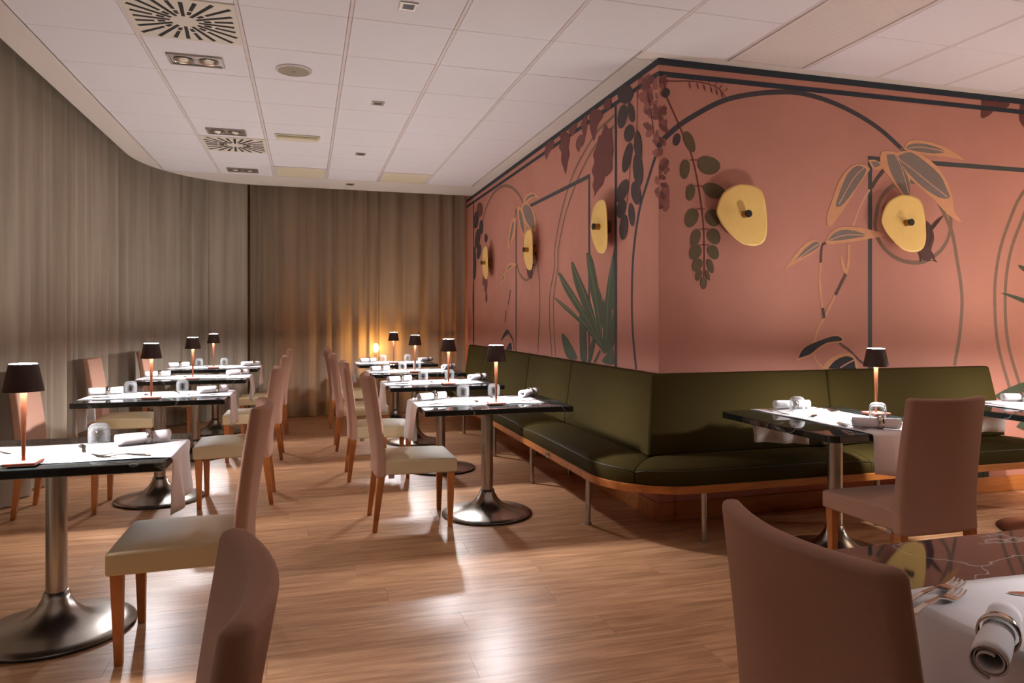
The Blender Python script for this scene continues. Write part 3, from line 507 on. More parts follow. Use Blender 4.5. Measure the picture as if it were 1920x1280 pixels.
('F','poly','bloomdark',3,0,[(2.216,2.044),(2.222,2.036),(2.218,2.028),(2.209,2.027),(2.201,2.033),(2.198,2.043),(2.199,2.049),(2.206,2.049)]),
('F','poly','bloom',2,0,[(2.256,2.292),(2.27,2.282),(2.268,2.268),(2.254,2.261),(2.238,2.268),(2.227,2.282),(2.226,2.292),(2.238,2.295)]),
('F','poly','bloom',2,0,[(2.203,2.291),(2.205,2.279),(2.197,2.272),(2.191,2.274),(2.191,2.285),(2.191,2.298),(2.191,2.304),(2.195,2.301)]),
('R','poly','bloomdark',3,0,[(4.2,2.631),(4.178,2.616),(4.18,2.605),(4.202,2.605),(4.228,2.618),(4.246,2.635),(4.248,2.644),(4.23,2.642)]),
('F','poly','bloom',2,0,[(2.206,2.281),(2.21,2.27),(2.203,2.261),(2.192,2.262),(2.191,2.271),(2.191,2.284),(2.191,2.291),(2.196,2.289)]),
('F','poly','bloom',2,0,[(2.238,2.123),(2.234,2.103),(2.216,2.094),(2.2,2.103),(2.198,2.123),(2.208,2.144),(2.22,2.153),(2.231,2.144)]),
('F','poly','bloom',2,0,[(2.22,2.378),(2.208,2.362),(2.191,2.361),(2.191,2.374),(2.191,2.391),(2.204,2.405),(2.217,2.408),(2.222,2.398)]),
('R','line','redstem',5,0.008,[(4.223,2.915),(4.321,2.856),(4.278,2.726),(4.21,2.475)]),
('R','line','redstem',5,0.008,[(4.437,2.959),(4.467,2.82)]),
('F','line','redstem',4,0.007,[(2.227,2.847),(2.42,2.865),(2.536,2.86),(2.624,2.838),(2.683,2.785)]),
('F','poly','redstem',4,0,[(2.405,2.866),(2.418,2.849),(2.425,2.814),(2.411,2.828)]),
('F','line','redstem',4,0.005,[(2.434,2.863),(2.457,2.889)]),
('F','poly','redstem',4,0,[(2.463,2.866),(2.476,2.849),(2.483,2.814),(2.469,2.828)]),
('F','line','redstem',4,0.005,[(2.492,2.864),(2.515,2.889)]),
('F','poly','redstem',4,0,[(2.514,2.858),(2.527,2.841),(2.534,2.805),(2.52,2.82)]),
('F','line','redstem',4,0.005,[(2.543,2.855),(2.567,2.881)]),
('F','poly','redstem',4,0,[(2.565,2.85),(2.578,2.833),(2.586,2.797),(2.571,2.811)]),
('F','line','redstem',4,0.005,[(2.594,2.847),(2.618,2.873)]),
('F','poly','redstem',4,0,[(2.606,2.84),(2.619,2.823),(2.627,2.788),(2.612,2.802)]),
('F','line','redstem',4,0.005,[(2.636,2.838),(2.659,2.863)]),
('F','poly','redstem',4,0,[(2.646,2.823),(2.659,2.806),(2.667,2.77),(2.652,2.785)]),
('F','line','redstem',4,0.005,[(2.676,2.821),(2.7,2.846)]),
('F','poly','redleaf',2,0,[(4.867,2.968),(5.136,2.956),(5.109,2.905),(5.001,2.883),(4.965,2.852),(4.894,2.816),(4.867,2.83),(4.876,2.9)]),
('F','poly','redleaf',2,0,[(5.255,2.959),(5.376,2.962),(5.376,2.729),(5.32,2.76),(5.246,2.832)]),
('F','poly','yucca',4,0,[(5.058,1.503),(5.132,1.5),(5.373,1.445),(5.45,1.405),(5.373,1.404),(5.162,1.472)]),
('F','poly','yucca',4,0,[(5.237,1.72),(5.297,1.709),(5.465,1.626),(5.465,1.579),(5.267,1.686)]),
('F','poly','yucca',4,0,[(4.994,0.725),(5.136,0.782),(5.323,0.826),(5.513,0.821),(5.513,0.635),(5.189,0.646)]),
('F','poly','yucca',4,0,[(5.215,0.482),(5.269,0.533),(5.458,0.596),(5.458,0.389)]),
('R','poly','redleaf',5,0,[(5.248,2.261),(5.221,2.301),(5.259,2.365),(5.229,2.418),(5.274,2.485),(5.221,2.547),(5.248,2.61),(5.173,2.666),(5.137,2.729),(5.083,2.73),(5.013,2.796),(4.962,2.741),(4.895,2.727),(4.878,2.651),(4.859,2.552),(4.885,2.489),(4.878,2.42),(4.962,2.388),(5.013,2.391),(5.048,2.341),(5.137,2.315)]),
('R','poly','redleaf',5,0,[(5.87,2.571),(5.93,2.648),(5.987,2.725),(5.977,2.788),(6.044,2.853),(5.987,2.889),(6.025,2.964),(5.916,2.961),(5.802,2.916),(5.766,2.852),(5.802,2.797),(5.775,2.727),(5.82,2.673)]),
('R','poly','bloomdark',5,0,[(6.39,2.811),(6.444,2.893),(6.401,2.953),(6.285,2.968),(6.158,2.929),(6.208,2.882),(6.311,2.863)]),
('R','poly','bloomdark',5,0,[(5.564,2.696),(5.627,2.772),(5.585,2.823),(5.502,2.834),(5.421,2.784),(5.461,2.733),(5.523,2.732)]),
('R','poly','redleaf',5,0,[(5.229,2.708),(5.304,2.814),(5.324,2.937),(5.248,2.967),(5.119,2.924),(5.048,2.861),(5.155,2.819),(5.192,2.757)]),
('R','poly','redleaf',5,0,[(5.048,2.932),(5.013,2.964),(4.911,2.961),(4.895,2.902),(4.962,2.886)]),
('R','poly','bloomdark',5,0,[(5.802,2.94),(5.713,2.965),(5.585,2.947),(5.627,2.896),(5.713,2.87)]),
('R','poly','bloomdark',5,0,[(5.502,2.925),(5.421,2.963),(5.362,2.918),(5.421,2.784),(5.482,2.859)]),
('R','line','arch2',2,0.028,[(4.846,2.813),(4.945,2.799),(5.155,2.776),(5.421,2.679),(5.713,2.525),(5.987,2.25),(6.158,1.955),(6.164,1.784),(6.276,1.581),(6.302,1.445),(6.291,1.208),(6.238,0.968)]),
('R','line','arch2',2,0.028,[(4.846,2.732),(5.013,2.712),(5.229,2.664),(5.421,2.574),(5.627,2.447),(5.87,2.233),(6.059,1.946),(6.075,1.778),(6.164,1.577),(6.194,1.443),(6.179,1.21),(6.128,0.967)]),
('R','line','arch2',2,0.02,[(4.846,2.887),(5.013,2.908),(5.229,2.911)]),
('R','line','frame',3,0.036,[(5.332,0.9),(5.332,2.455)]),
('R','line','frame',3,0.034,[(5.314,2.455),(6.98,2.455)]),
('R','line','navy',4,0.036,[(4.819,0.9),(4.819,2.88)]),
('R','line','frame',3,0.034,[(7.41,0.9),(7.41,2.5)]),
('R','line','arch2',2,0.034,[(9.016,2.366),(8.921,2.582),(8.69,2.734),(8.329,2.838),(7.932,2.841),(7.568,2.757),(7.288,2.629),(7.155,2.53)]),
('R','line','arch2',2,0.03,[(6.71,1.941),(6.632,1.777),(6.596,1.561),(6.614,1.276),(6.65,0.968)]),
('R','line','arch2',2,0.03,[(7.386,1.904),(7.288,1.803),(7.155,1.734),(7.051,1.71),(6.901,1.723),(6.781,1.786),(6.734,1.87)]),
('R','poly','tan',5,0,[(7.129,2.519),(7.051,2.582),(6.805,2.578),(6.596,2.488),(6.829,2.526),(7.026,2.495)]),
('R','poly','greyleaf',6,0,[(7.077,2.521),(7.001,2.563),(6.805,2.56),(6.734,2.525),(6.901,2.538)]),
('R','poly','tan',5,0,[(7.207,2.485),(7.077,2.518),(6.901,2.461),(6.734,2.334),(6.687,2.184),(6.829,2.193),(7.103,2.324)]),
('R','poly','greyleaf',6,0,[(7.155,2.469),(7.051,2.492),(6.877,2.428),(6.757,2.279),(6.819,2.207),(7.051,2.333)]),
('R','poly','tan',5,0,[(7.353,2.507),(7.207,2.477),(7.051,2.287),(7.051,2.151),(7.129,2.175),(7.288,2.318)]),
('R','poly','greyleaf',6,0,[(7.299,2.467),(7.207,2.438),(7.103,2.279),(7.118,2.197),(7.245,2.312)]),
('R','poly','tan',5,0,[(7.746,2.079),(7.716,2.224),(7.597,2.373),(7.425,2.398),(7.454,2.227)]),
('R','poly','greyleaf',6,0,[(7.686,2.106),(7.638,2.248),(7.539,2.366),(7.482,2.358),(7.539,2.237)]),
('R','poly','tan',5,0,[(7.819,1.828),(7.746,1.914),(7.568,1.926),(7.386,1.896),(7.656,1.859)]),
('R','poly','greyleaf',6,0,[(7.776,1.85),(7.698,1.902),(7.51,1.905),(7.674,1.868)]),
('R','poly','tan',5,0,[(8.093,1.699),(7.983,1.796),(7.838,1.846),(7.807,1.777)]),
('R','poly','greyleaf',6,0,[(8.021,1.721),(7.945,1.793),(7.869,1.826),(7.882,1.782)]),
('R','line','darkstem',4,0.03,[(7.627,1.629),(7.722,1.469)]),
('R','line','darkstem',4,0.03,[(7.807,1.404),(7.85,1.271)]),
('R','line','tan',4,0.03,[(7.342,2.489),(7.442,2.337)]),
('R','poly','blackleaf',6,0,[(8.028,1.04),(7.983,1.092),(7.869,1.153),(7.746,1.189),(7.674,1.144),(7.838,1.107)]),
('R','poly','blackleaf',6,0,[(7.807,0.955),(7.716,1.017),(7.597,1.045),(7.557,0.966)]),
('R','line','darkstem',5,0.03,[(7.674,1.144),(7.539,1.079),(7.482,0.969)]),
('R','poly','bird',6,0,[(7.026,1.862),(6.976,1.739),(6.838,1.716),(6.819,1.803),(6.757,1.857)]),
('R','poly','darkcluster',5,0,[(9.057,2.349),(9.093,2.295),(9.151,2.255),(9.221,2.237),(9.288,2.245),(9.34,2.277),(9.364,2.328),(9.357,2.387),(9.319,2.442),(9.259,2.482),(9.188,2.498),(9.122,2.489),(9.073,2.456),(9.05,2.406)]),
('R','poly','darkcluster',5,0,[(9.289,2.045),(9.297,1.952),(9.321,1.879),(9.355,1.839),(9.394,1.841),(9.429,1.885),(9.453,1.962),(9.462,2.058),(9.453,2.152),(9.429,2.226),(9.394,2.264),(9.355,2.261),(9.321,2.216),(9.297,2.139)]),
('R','poly','darkcluster',5,0,[(8.889,2.484),(8.9,2.444),(8.931,2.415),(8.975,2.402),(9.025,2.408),(9.071,2.431),(9.102,2.468),(9.114,2.511),(9.102,2.552),(9.071,2.581),(9.025,2.593),(8.975,2.587),(8.931,2.562),(8.9,2.526)]),
('R','poly','darkcluster',5,0,[(9.139,2.608),(9.172,2.562),(9.229,2.53),(9.298,2.517),(9.367,2.527),(9.42,2.558),(9.448,2.603),(9.444,2.654),(9.408,2.701),(9.35,2.732),(9.28,2.744),(9.212,2.733),(9.161,2.702),(9.135,2.657)]),
('R','poly','darkcluster',5,0,[(8.675,2.32),(8.683,2.297),(8.703,2.28),(8.734,2.272),(8.767,2.276),(8.798,2.29),(8.819,2.311),(8.827,2.336),(8.819,2.36),(8.798,2.377),(8.767,2.384),(8.734,2.38),(8.703,2.366),(8.683,2.345)]),
('R','poly','darkcluster',5,0,[(9.009,2.172),(9.045,2.135),(9.096,2.107),(9.152,2.095),(9.204,2.101),(9.239,2.124),(9.251,2.159),(9.237,2.2),(9.2,2.238),(9.148,2.265),(9.092,2.277),(9.041,2.27),(9.008,2.247),(8.996,2.212)]),
('R','poly','bloomdark',4,0,[(8.675,1.743),(8.684,1.696),(8.709,1.658),(8.745,1.638),(8.786,1.64),(8.823,1.663),(8.849,1.703),(8.858,1.752),(8.849,1.8),(8.823,1.837),(8.786,1.857),(8.745,1.854),(8.709,1.831),(8.684,1.791)]),
('R','poly','bloomdark',4,0,[(8.767,1.818),(8.803,1.781),(8.848,1.752),(8.891,1.737),(8.926,1.74),(8.944,1.76),(8.942,1.793),(8.92,1.833),(8.882,1.87),(8.838,1.899),(8.794,1.913),(8.761,1.909),(8.743,1.889),(8.746,1.857)]),
('R','poly','bloomdark',4,0,[(8.905,2.711),(8.922,2.673),(8.97,2.647),(9.041,2.638),(9.121,2.649),(9.194,2.678),(9.245,2.719),(9.263,2.764),(9.245,2.803),(9.194,2.829),(9.121,2.836),(9.041,2.824),(8.97,2.794),(8.922,2.754)]),
('R','poly','bloomdark',4,0,[(8.675,1.578),(8.68,1.547),(8.695,1.521),(8.716,1.508),(8.74,1.508),(8.761,1.523),(8.776,1.549),(8.781,1.581),(8.776,1.613),(8.761,1.638),(8.74,1.652),(8.716,1.651),(8.695,1.636),(8.68,1.61)]),
('R','line','navy',3,0.04,[(9.401,2.29),(9.453,1.859),(9.488,1.462),(9.418,0.986)]),
('R','line','navy',3,0.05,[(9.45,0.9),(9.45,2.9)]),
('R','poly','yucca',5,0,[(6.186,1.501),(6.092,1.487),(5.753,1.388),(5.389,1.254),(5.169,1.172),(5.039,1.089),(5.103,1.081),(5.332,1.19),(5.536,1.274),(5.885,1.39)]),
('R','poly','yucca',5,0,[(6.067,1.715),(6.004,1.714),(5.753,1.572),(5.447,1.384),(5.169,1.214),(5.039,1.094),(5.116,1.111),(5.447,1.297),(5.627,1.398),(5.885,1.554)]),
('R','poly','yucca',5,0,[(5.737,1.783),(5.69,1.789),(5.536,1.652),(5.332,1.469),(5.169,1.297),(5.064,1.134),(5.129,1.152),(5.332,1.297),(5.506,1.451),(5.658,1.613)]),
('R','poly','yucca',5,0,[(5.389,1.839),(5.332,1.836),(5.249,1.763),(5.142,1.547),(5.064,1.441),(5.034,1.135),(5.103,1.163),(5.222,1.329),(5.318,1.554),(5.361,1.707)]),
('R','poly','yucca',5,0,[(4.855,1.807),(4.843,1.801),(4.843,1.141),(5.013,1.064),(5.039,1.175),(5.013,1.42),(4.951,1.619)]),
('R','poly','yucca',5,0,[(5.169,1.277),(5.039,1.461),(4.964,1.278),(4.915,1.098),(5.026,1.043),(5.103,1.112)]),
('R','poly','yucca',5,0,[(5.98,1.165),(5.935,1.178),(5.818,1.134),(5.69,1.057),(5.59,0.972),(5.825,0.968),(5.935,1.071)]),
('R','poly','yucca',5,0,[(5.542,1.33),(5.491,1.374),(5.418,1.297),(5.389,0.967),(5.512,0.971),(5.542,1.163)]),
('R','poly','yucca',5,0,[(5.263,1.149),(5.209,1.129),(5.249,1.043),(5.305,0.964),(5.361,0.963),(5.318,1.062)]),
('R','poly','yucca',5,0,[(5.116,1.07),(5.09,1.061),(5.195,0.962),(5.249,0.961)]),
('R','poly','yucca',5,0,[(4.915,1.108),(4.855,1.061),(4.847,0.973),(5.013,0.968),(5.064,0.99),(4.988,1.035)]),
('R','line','yuccalight',6,0.012,[(6.05,1.704),(5.536,1.408),(5.09,1.112)]),
('R','line','yuccalight',6,0.012,[(5.709,1.775),(5.389,1.47),(5.103,1.153)]),
('R','line','yuccalight',6,0.012,[(5.361,1.825),(5.195,1.486),(5.064,1.154)]),
('R','line','yuccalight',6,0.012,[(6.164,1.496),(5.536,1.308),(5.064,1.093)]),
('R','line','yuccalight',6,0.012,[(4.878,1.774),(4.951,1.479),(4.988,1.136)]),
('R','poly','tanlight',7,0,[(5.318,1.554),(5.222,1.382),(5.169,1.277),(5.263,1.403)]),
('R','poly','tanlight',7,0,[(4.878,1.377),(4.862,1.377),(4.881,1.298)]),
('R','poly','tanlight',7,0,[(5.064,1.267),(5.049,1.216),(5.059,1.144)])]
# ---------------------------------------------------------------- the room shell
CZ = 2.995                         # ceiling height
WX, WY = 2.19, 4.16                # faces of the two mural walls
rnd = random.Random(7)

# floor: boards laid across the room
fl = struct(MB().box(-2.6, -2.2, -.06, 6.6, 10.0, -.012).build('floor', M['floor_base']))
PW, PL = .193, 1.38
pm = MB().box(-PL / 2 + .0005, -PW / 2 + .0005, -.011, PL / 2 - .0005, PW / 2 - .0005, 0).mesh('plank', M['plank'])
shift = 0
for r in range(62):
    y = -2.1 + PW * (r + .5)
    shift = (shift + .46 + .17 * (r % 3)) % PL
    x = -2.55 + shift - PL / 2
    while x < 6.6:
        if x > 2.95 and y > 4.26: break
        if y > .2 or True:
            x0 = x
            if -2.6 + PL / 2 - .4 < x0 + .7 and not (y < .5):
                o = bpy.data.objects.new('plank', pm); COL.objects.link(o); o.parent = fl; o.location = (x0, y, 0)
        x += PL
# boards out of view, behind the camera: joined
far = MB()
for r in range(13):
    y = -2.1 + PW * (r + .5)
    for k in range(7):
        x = -2.0 + k * PL + (r * .46) % .9
        far.box(x - PL / 2 + .001, y - PW / 2 + .001, -.011, x + PL / 2 - .001, y + PW / 2 - .001, 0)
tag(far.build('planks_behind_camera', M['plank'], fl), kind='stuff')

# mural walls
wr = struct(MB().box(WX, WY + .2, 0, WX + .2, 10.3, 3.5).build('wall_right', M['rose']))
wf = struct(MB().box(WX, WY, 0, 6.6, WY + .2, 3.1).build('wall_front', M['rose']))
struct(MB().box(WX - .014, WY - .014, 0.001, WX - .001, 9.9, .118).build('baseboard_right', M['oak_x'], bevel=.003))
struct(MB().box(WX - .001, WY - .014, 0.001, 6.6, WY - .001, .118).build('baseboard_front', M['oak_x'], bevel=.003))
NAMES = {'line': 'mural_line', 'poly': 'mural_leaf'}
for rank, (w, kind, col, lay, wd, pts) in enumerate(sorted(MURAL, key=lambda q: q[3])):
    d = .0005 + rank * .000013
    P3 = (lambda s_, z: (s_, WY - d, z)) if w == 'F' else (lambda s_, z: (WX - d, s_, z))
    mb = MB()
    if kind == 'poly':
        if len(pts) > 4:
            q = smooth_path(pts + [pts[0]], 3)[:-1]
        else: q = pts
        mb.add([P3(a, b) for a, b in q], [tuple(range(len(q)))])
    else:
        q = smooth_path(pts, 6) if len(pts) > 2 else pts
        L_, R_ = [], []
        for i, p in enumerate(q):
            a, b = q[max(i - 1, 0)], q[min(i + 1, len(q) - 1)]
            dx, dz = b[0] - a[0], b[1] - a[1]; n = math.hypot(dx, dz) or 1
            L_.append((p[0] - dz / n * wd / 2, p[1] + dx / n * wd / 2)); R_.append((p[0] + dz / n * wd / 2, p[1] - dx / n * wd / 2))
        n = len(q)
        mb.add([P3(*p) for p in L_ + R_], [(i, i + 1, n + i + 1, n + i) for i in range(n - 1)])
    nm = 'mural_bird' if col.startswith('bird') else ('mural_blossom' if col.startswith('bloom') else NAMES[kind])
    mb.build(nm, M['p_' + col], wf if w == 'F' else wr, fixn=False)

# ceiling: slab with lay-in tiles and tee bars, plaster margin along the curtains
TX0, TY0, TS = -.361, 4.085, .6
# plaster margin with a rounded corner
margin_x = TX0 - 2 * TS + .0095; far_y = TY0 + 8 * TS
edge = [(-1.765, -2.2), (-1.765, 7.6)]
for k in range(15):
    a = PI - k / 14 * PI / 2
    edge.append((-.57 + 1.195 * math.cos(a), 8.05 + 1.48 * math.sin(a)))
edge += [(.9, 9.55), (2.6, 9.55)]
slab_pts = edge[:-1] + [(6.6, 9.55), (6.6, -2.2)]
mb = MB(); n = len(slab_pts)
mb.add([(x, y, 3.05) for x, y in slab_pts] + [(x, y, 3.6) for x, y in slab_pts], [tuple(range(n)), tuple(range(n, 2 * n))[::-1]] + [(i, (i + 1) % n, n + (i + 1) % n, n + i) for i in range(n)])
cl = struct(mb.build('ceiling', M['plaster']))
MB().box(-2.5, -2.2, 3.56, -1.7, 10.4, 3.62).box(-1.7, 9.5, 3.56, 6.6, 10.4, 3.62).build('curtain_recess', M['plaster'], cl)
mb = MB()
# build as a strip: outer edge to matching inner points
outer = edge
inn = []
for i, (x, y) in enumerate(outer):
    inn.append((max(x, margin_x), min(y, far_y)) if (x < margin_x or y > far_y) else (x, y))
for z0, z1 in ((CZ, CZ + .05),):
    n = len(outer)
    v = [(x, y, z0) for x, y in outer] + [(x, y, z0) for x, y in inn] + [(x, y, z1) for x, y in outer] + [(x, y, z1) for x, y in inn]
    f = []
    for i in range(n - 1):
        f += [(i, i + 1, n + i + 1, n + i), (2 * n + i, 2 * n + i + 1, 3 * n + i + 1, 3 * n + i), (i, i + 1, 2 * n + i + 1, 2 * n + i)]
    mb.add(v, f)
mb.build('ceiling_margin', M['plaster'], cl, weld=True)
MB().box(2.045, 4.215, CZ + .001, WX + .05, 9.0, CZ + .03).build('ceiling_edge_strip', M['plaster'], cl)
MB().box(2.045, 4.082, CZ + .001, 6.6, WY + .05, CZ + .03).build('ceiling_edge_strip', M['plaster'], cl)
special = {(-1, 0), (-1, 5), (0, 7), (2, 7), (5, -1), (5, -2)}
tm = MB().box(-.288, -.2975, 0, .288, .2975, .014).mesh('ceiling_tile', M['tile'])
for j in range(-6, 8):
    for i in range(-2, 10):
        if i > 3 and j > -1: continue
        if (i, j) in special: continue
        if (i, j) == (3, -7): continue
        o = bpy.data.objects.new('ceiling_tile', tm); COL.objects.link(o); o.parent = cl
        o.location = (TX0 + (i + .5) * TS, TY0 + (j + .5) * TS, CZ + rnd.uniform(0, .0012))
        bv = o.modifiers.new('bevel', 'BEVEL'); bv.width = .003; bv.segments = 1
bar = MB().box(-.009, -.3, 0, .009, .3, .03)
bm_ = MB().box(-.0095, -1.8, 0, .0095, 1.8, .03).mesh('tee_bar', M['tee'])
for i in range(-1, 11):
    o = bpy.data.objects.new('tee_bar', bm_); COL.objects.link(o); o.parent = cl; o.location = (TX0 + i * TS, TY0 - 1.8, CZ + .002)
bm2 = MB().box(-.0095, -2.4, 0, .0095, 2.4, .03).mesh('tee_bar', M['tee'])
for i in range(-1, 4):
    o = bpy.data.objects.new('tee_bar', bm2); COL.objects.link(o); o.parent = cl; o.location = (TX0 + i * TS, TY0 + 2.4 + .005, CZ + .002)
MB().box(margin_x, -2.1, CZ + .022, 6.5, 9.0, CZ + .03).build('tile_grid_backing', M['tee'], cl)
# plain plaster over the part behind the camera
MB().box(-1.57, -2.2, CZ, 6.6, TY0 - 6 * TS - .01, CZ + .02).build('ceiling_margin', M['plaster'], cl)

# windows and outside behind the curtains
wl = struct(MB().box(-2.45, -2.2, 0, -2.35, 10.2, 3.6).build('wall_left', M['night']))
wb = struct(MB().box(-2.35, 10.2, 0, -.45, 10.3, 3.6).build('wall_back', M['night']))
MB().box(-.45, 10.2, 0, 2.19, 10.3, .06).build('sill', M['frame'], wb)
w1 = struct(MB().box(-.45, 10.24, .06, 2.17, 10.248, 3.55).build('window_1', M['pane']))
for z in (.10, 1.1, 2.2, 3.02):
    MB().box(-.45, 10.2, z - .035, 2.18, 10.27, z + .035).build('window_rail', M['frame'], w1)
for x in (-.43, 1.3, 2.15):
    MB().box(x - .03, 10.2, .14, x + .03, 10.27, 2.98).build('window_post', M['frame'], w1)
struct(MB().box(-1.2, 11.6, -.3, 3.4, 11.7, 3.4).build('wall_outside', M['night']))
struct(MB().box(-1.2, 10.3, -.1, 3.4, 11.6, -.02).build('floor_outside', M['night']))

def path_pts(P, step):
    out = []; acc = 0
    for a, b in zip(P[:-1], P[1:]):
        L_ = math.hypot(b[0] - a[0], b[1] - a[1]); k = 0
        while acc + k * step < L_:
            t = (acc + k * step) / L_; out.append((a[0] + (b[0] - a[0]) * t, a[1] + (b[1] - a[1]) * t, (b[0] - a[0]) / L_, (b[1] - a[1]) / L_)); k += 1
        acc = acc + k * step - L_
    return out
def curtain(label, P, mat, seed, amp=.046):
    R_ = random.Random(seed); pts = path_pts(P, .011); zs = [.012, .5, 1.2, 2.2, 3.54]
    ph = 0; offs = []
    wl_ = .16; k = 0; amp_l = amp
    for i in range(len(pts)):
        ph += 2 * PI * .011 / wl_
        if ph > 2 * PI: ph -= 2 * PI; wl_ = R_.uniform(.13, .34); amp_l = amp * R_.uniform(.55, 1.3)
        s_ = math.sin(ph); offs.append((amp_l * (s_ + .25 * math.sin(2 * ph + 1)), amp * .35 * math.sin(i * .045 + seed)))
    v = []; n = len(pts)
    for j, z in enumerate(zs):
        tt = z / 3.54
        for (x, y, dx, dy), (a, b) in zip(pts, offs):
            q = a * (1 - .25 * tt) + b * (1 - tt) ; q += 0
            v.append((x - dy * q, y + dx * q, z))
    f = [(j * n + i, j * n + i + 1, (j + 1) * n + i + 1, (j + 1) * n + i) for j in range(len(zs) - 1) for i in range(n - 1)]
    mb = MB(); mb.add(v, f, True)
    return tag(mb.build('sheer_curtain', mat, fixn=False), label, 'curtain')
P = [(-2.0, -2.0), (-2.0, 8.5)] + [(-.72 - 1.28 * math.cos(a), 8.5 + 1.30 * math.sin(a)) for a in [k / 12 * PI / 2 for k in range(13)]]
curtain('long taupe sheer curtain along the left side and rounded corner', P, M['curtain'], 3)
curtain('taupe sheer curtain across the far end with orange glow behind it', [(-.70, 9.83), (2.15, 9.83)], M['curtain_far'], 11, .038)
# ---------------------------------------------------------------- banquettes along the mural walls
def off_path(d, y_end, x_end, r=None):
    "plan line at distance d from the two walls: from far along the right wall, round the corner, along the front wall"
    P = [(WX - d, y_end), (WX - d, WY)]
    for k in range(1, 16):
        a = PI + k / 16 * PI / 2
        P.append((WX + d * math.cos(a), WY + d * math.sin(a)))
    P += [(WX, WY - d), (x_end, WY - d)]
    return P
def resample(P, n):
    ds = [0]
    for a, b in zip(P[:-1], P[1:]): ds.append(ds[-1] + math.hypot(b[0] - a[0], b[1] - a[1]))
    out = []
    for i in range(n + 1):
        t = ds[-1] * i / n
        for k in range(len(ds) - 1):
            if t <= ds[k + 1] + 1e-9:
                u = (t - ds[k]) / max(ds[k + 1] - ds[k], 1e-9); out.append((P[k][0] + (P[k + 1][0] - P[k][0]) * u, P[k][1] + (P[k + 1][1] - P[k][1]) * u)); break
    return out
def seat_leg(root, x, y):
    g = MB().lathe([(.016, .012), (.016, .295)], 14).lathe([(.022, .001), (.022, .012)], 14, cap1=True)
    o = g.build('leg', M['steel'], root); o.location = (x, y, 0); return o
def slab(outer, inner, z0, z1, name, mat, root, bevel):
    n = len(outer); v = [(x, y, z0) for x, y in outer] + [(x, y, z0) for x, y in inner] + [(x, y, z1) for x, y in outer] + [(x, y, z1) for x, y in inner]
    f = []
    for i in range(n - 1):
        f += [(i, i + 1, n + i + 1, n + i), (2 * n + i, 3 * n + i, 3 * n + i + 1, 2 * n + i + 1), (i, 2 * n + i, 2 * n + i + 1, i + 1), (n + i, n + i + 1, 3 * n + i + 1, 3 * n + i)]
    f += [(0, n, 3 * n, 2 * n), (n - 1, 3 * n - 1, 4 * n - 1, 2 * n - 1)]
    mb = MB(); mb.add(v, f); return mb.rounded(name, mat, root, bevel, 3) if bevel else mb.build(name, mat, root)
def cushion(outer, inner, z0, z1, root, crown=.022):
    "padded seat: rounded front edge, crowned top; outer/inner are matching plan lines"
    n = len(outer) - 1
    prof = [(0, z0), (-.004, z0 + .03), (-.004, z1 - .035), (.004, z1 - .012), (.022, z1), (.12, z1 + crown * .8), (.25, z1 + crown), (.36, z1 + crown * .8), (.42, z1 + crown * .5), (.43, z0)]
    def fn(u, w):
        i = u * n; k = min(int(i), n - 1); t = i - k
        e = min(u, 1 - u) * n
        ox = outer[k][0] + (outer[k + 1][0] - outer[k][0]) * t; oy = outer[k][1] + (outer[k + 1][1] - outer[k][1]) * t
        ix = inner[k][0] + (inner[k + 1][0] - inner[k][0]) * t; iy = inner[k][1] + (inner[k + 1][1] - inner[k][1]) * t
        kk = w * (len(prof) - 1); a = min(int(kk), len(prof) - 2); b = kk - a
        d = (prof[a][0] + (prof[a + 1][0] - prof[a][0]) * b) / .43; z = prof[a][1] + (prof[a + 1][1] - prof[a][1]) * b
        L_ = math.hypot(ix - ox, iy - oy)
        sag = .016 * math.exp(-e * 1.3) if z > z0 + .02 else 0
        return (ox + (ix - ox) * d, oy + (iy - oy) * d, z - sag)
    mb = MB(); mb.grid(fn, n, len(prof) - 1)
    m = len(prof); 
    for u in (0, n):
        mb.add([mb.v[j * (n + 1) + u] for j in range(m)], [tuple(range(m))])
    c = mb.build('seat_cushion', M['green'], root)
    # piping along the front top edge
    pts = [(outer[i][0] + (inner[i][0] - outer[i][0]) * .006, outer[i][1] + (inner[i][1] - outer[i][1]) * .006, z1 - .018 - (.016 * math.exp(-min(i, n - i) * 1.3))) for i in range(n + 1)]
    MB().tube(pts, .0035, 6).build('piping', M['green_piping'], c)
    return c
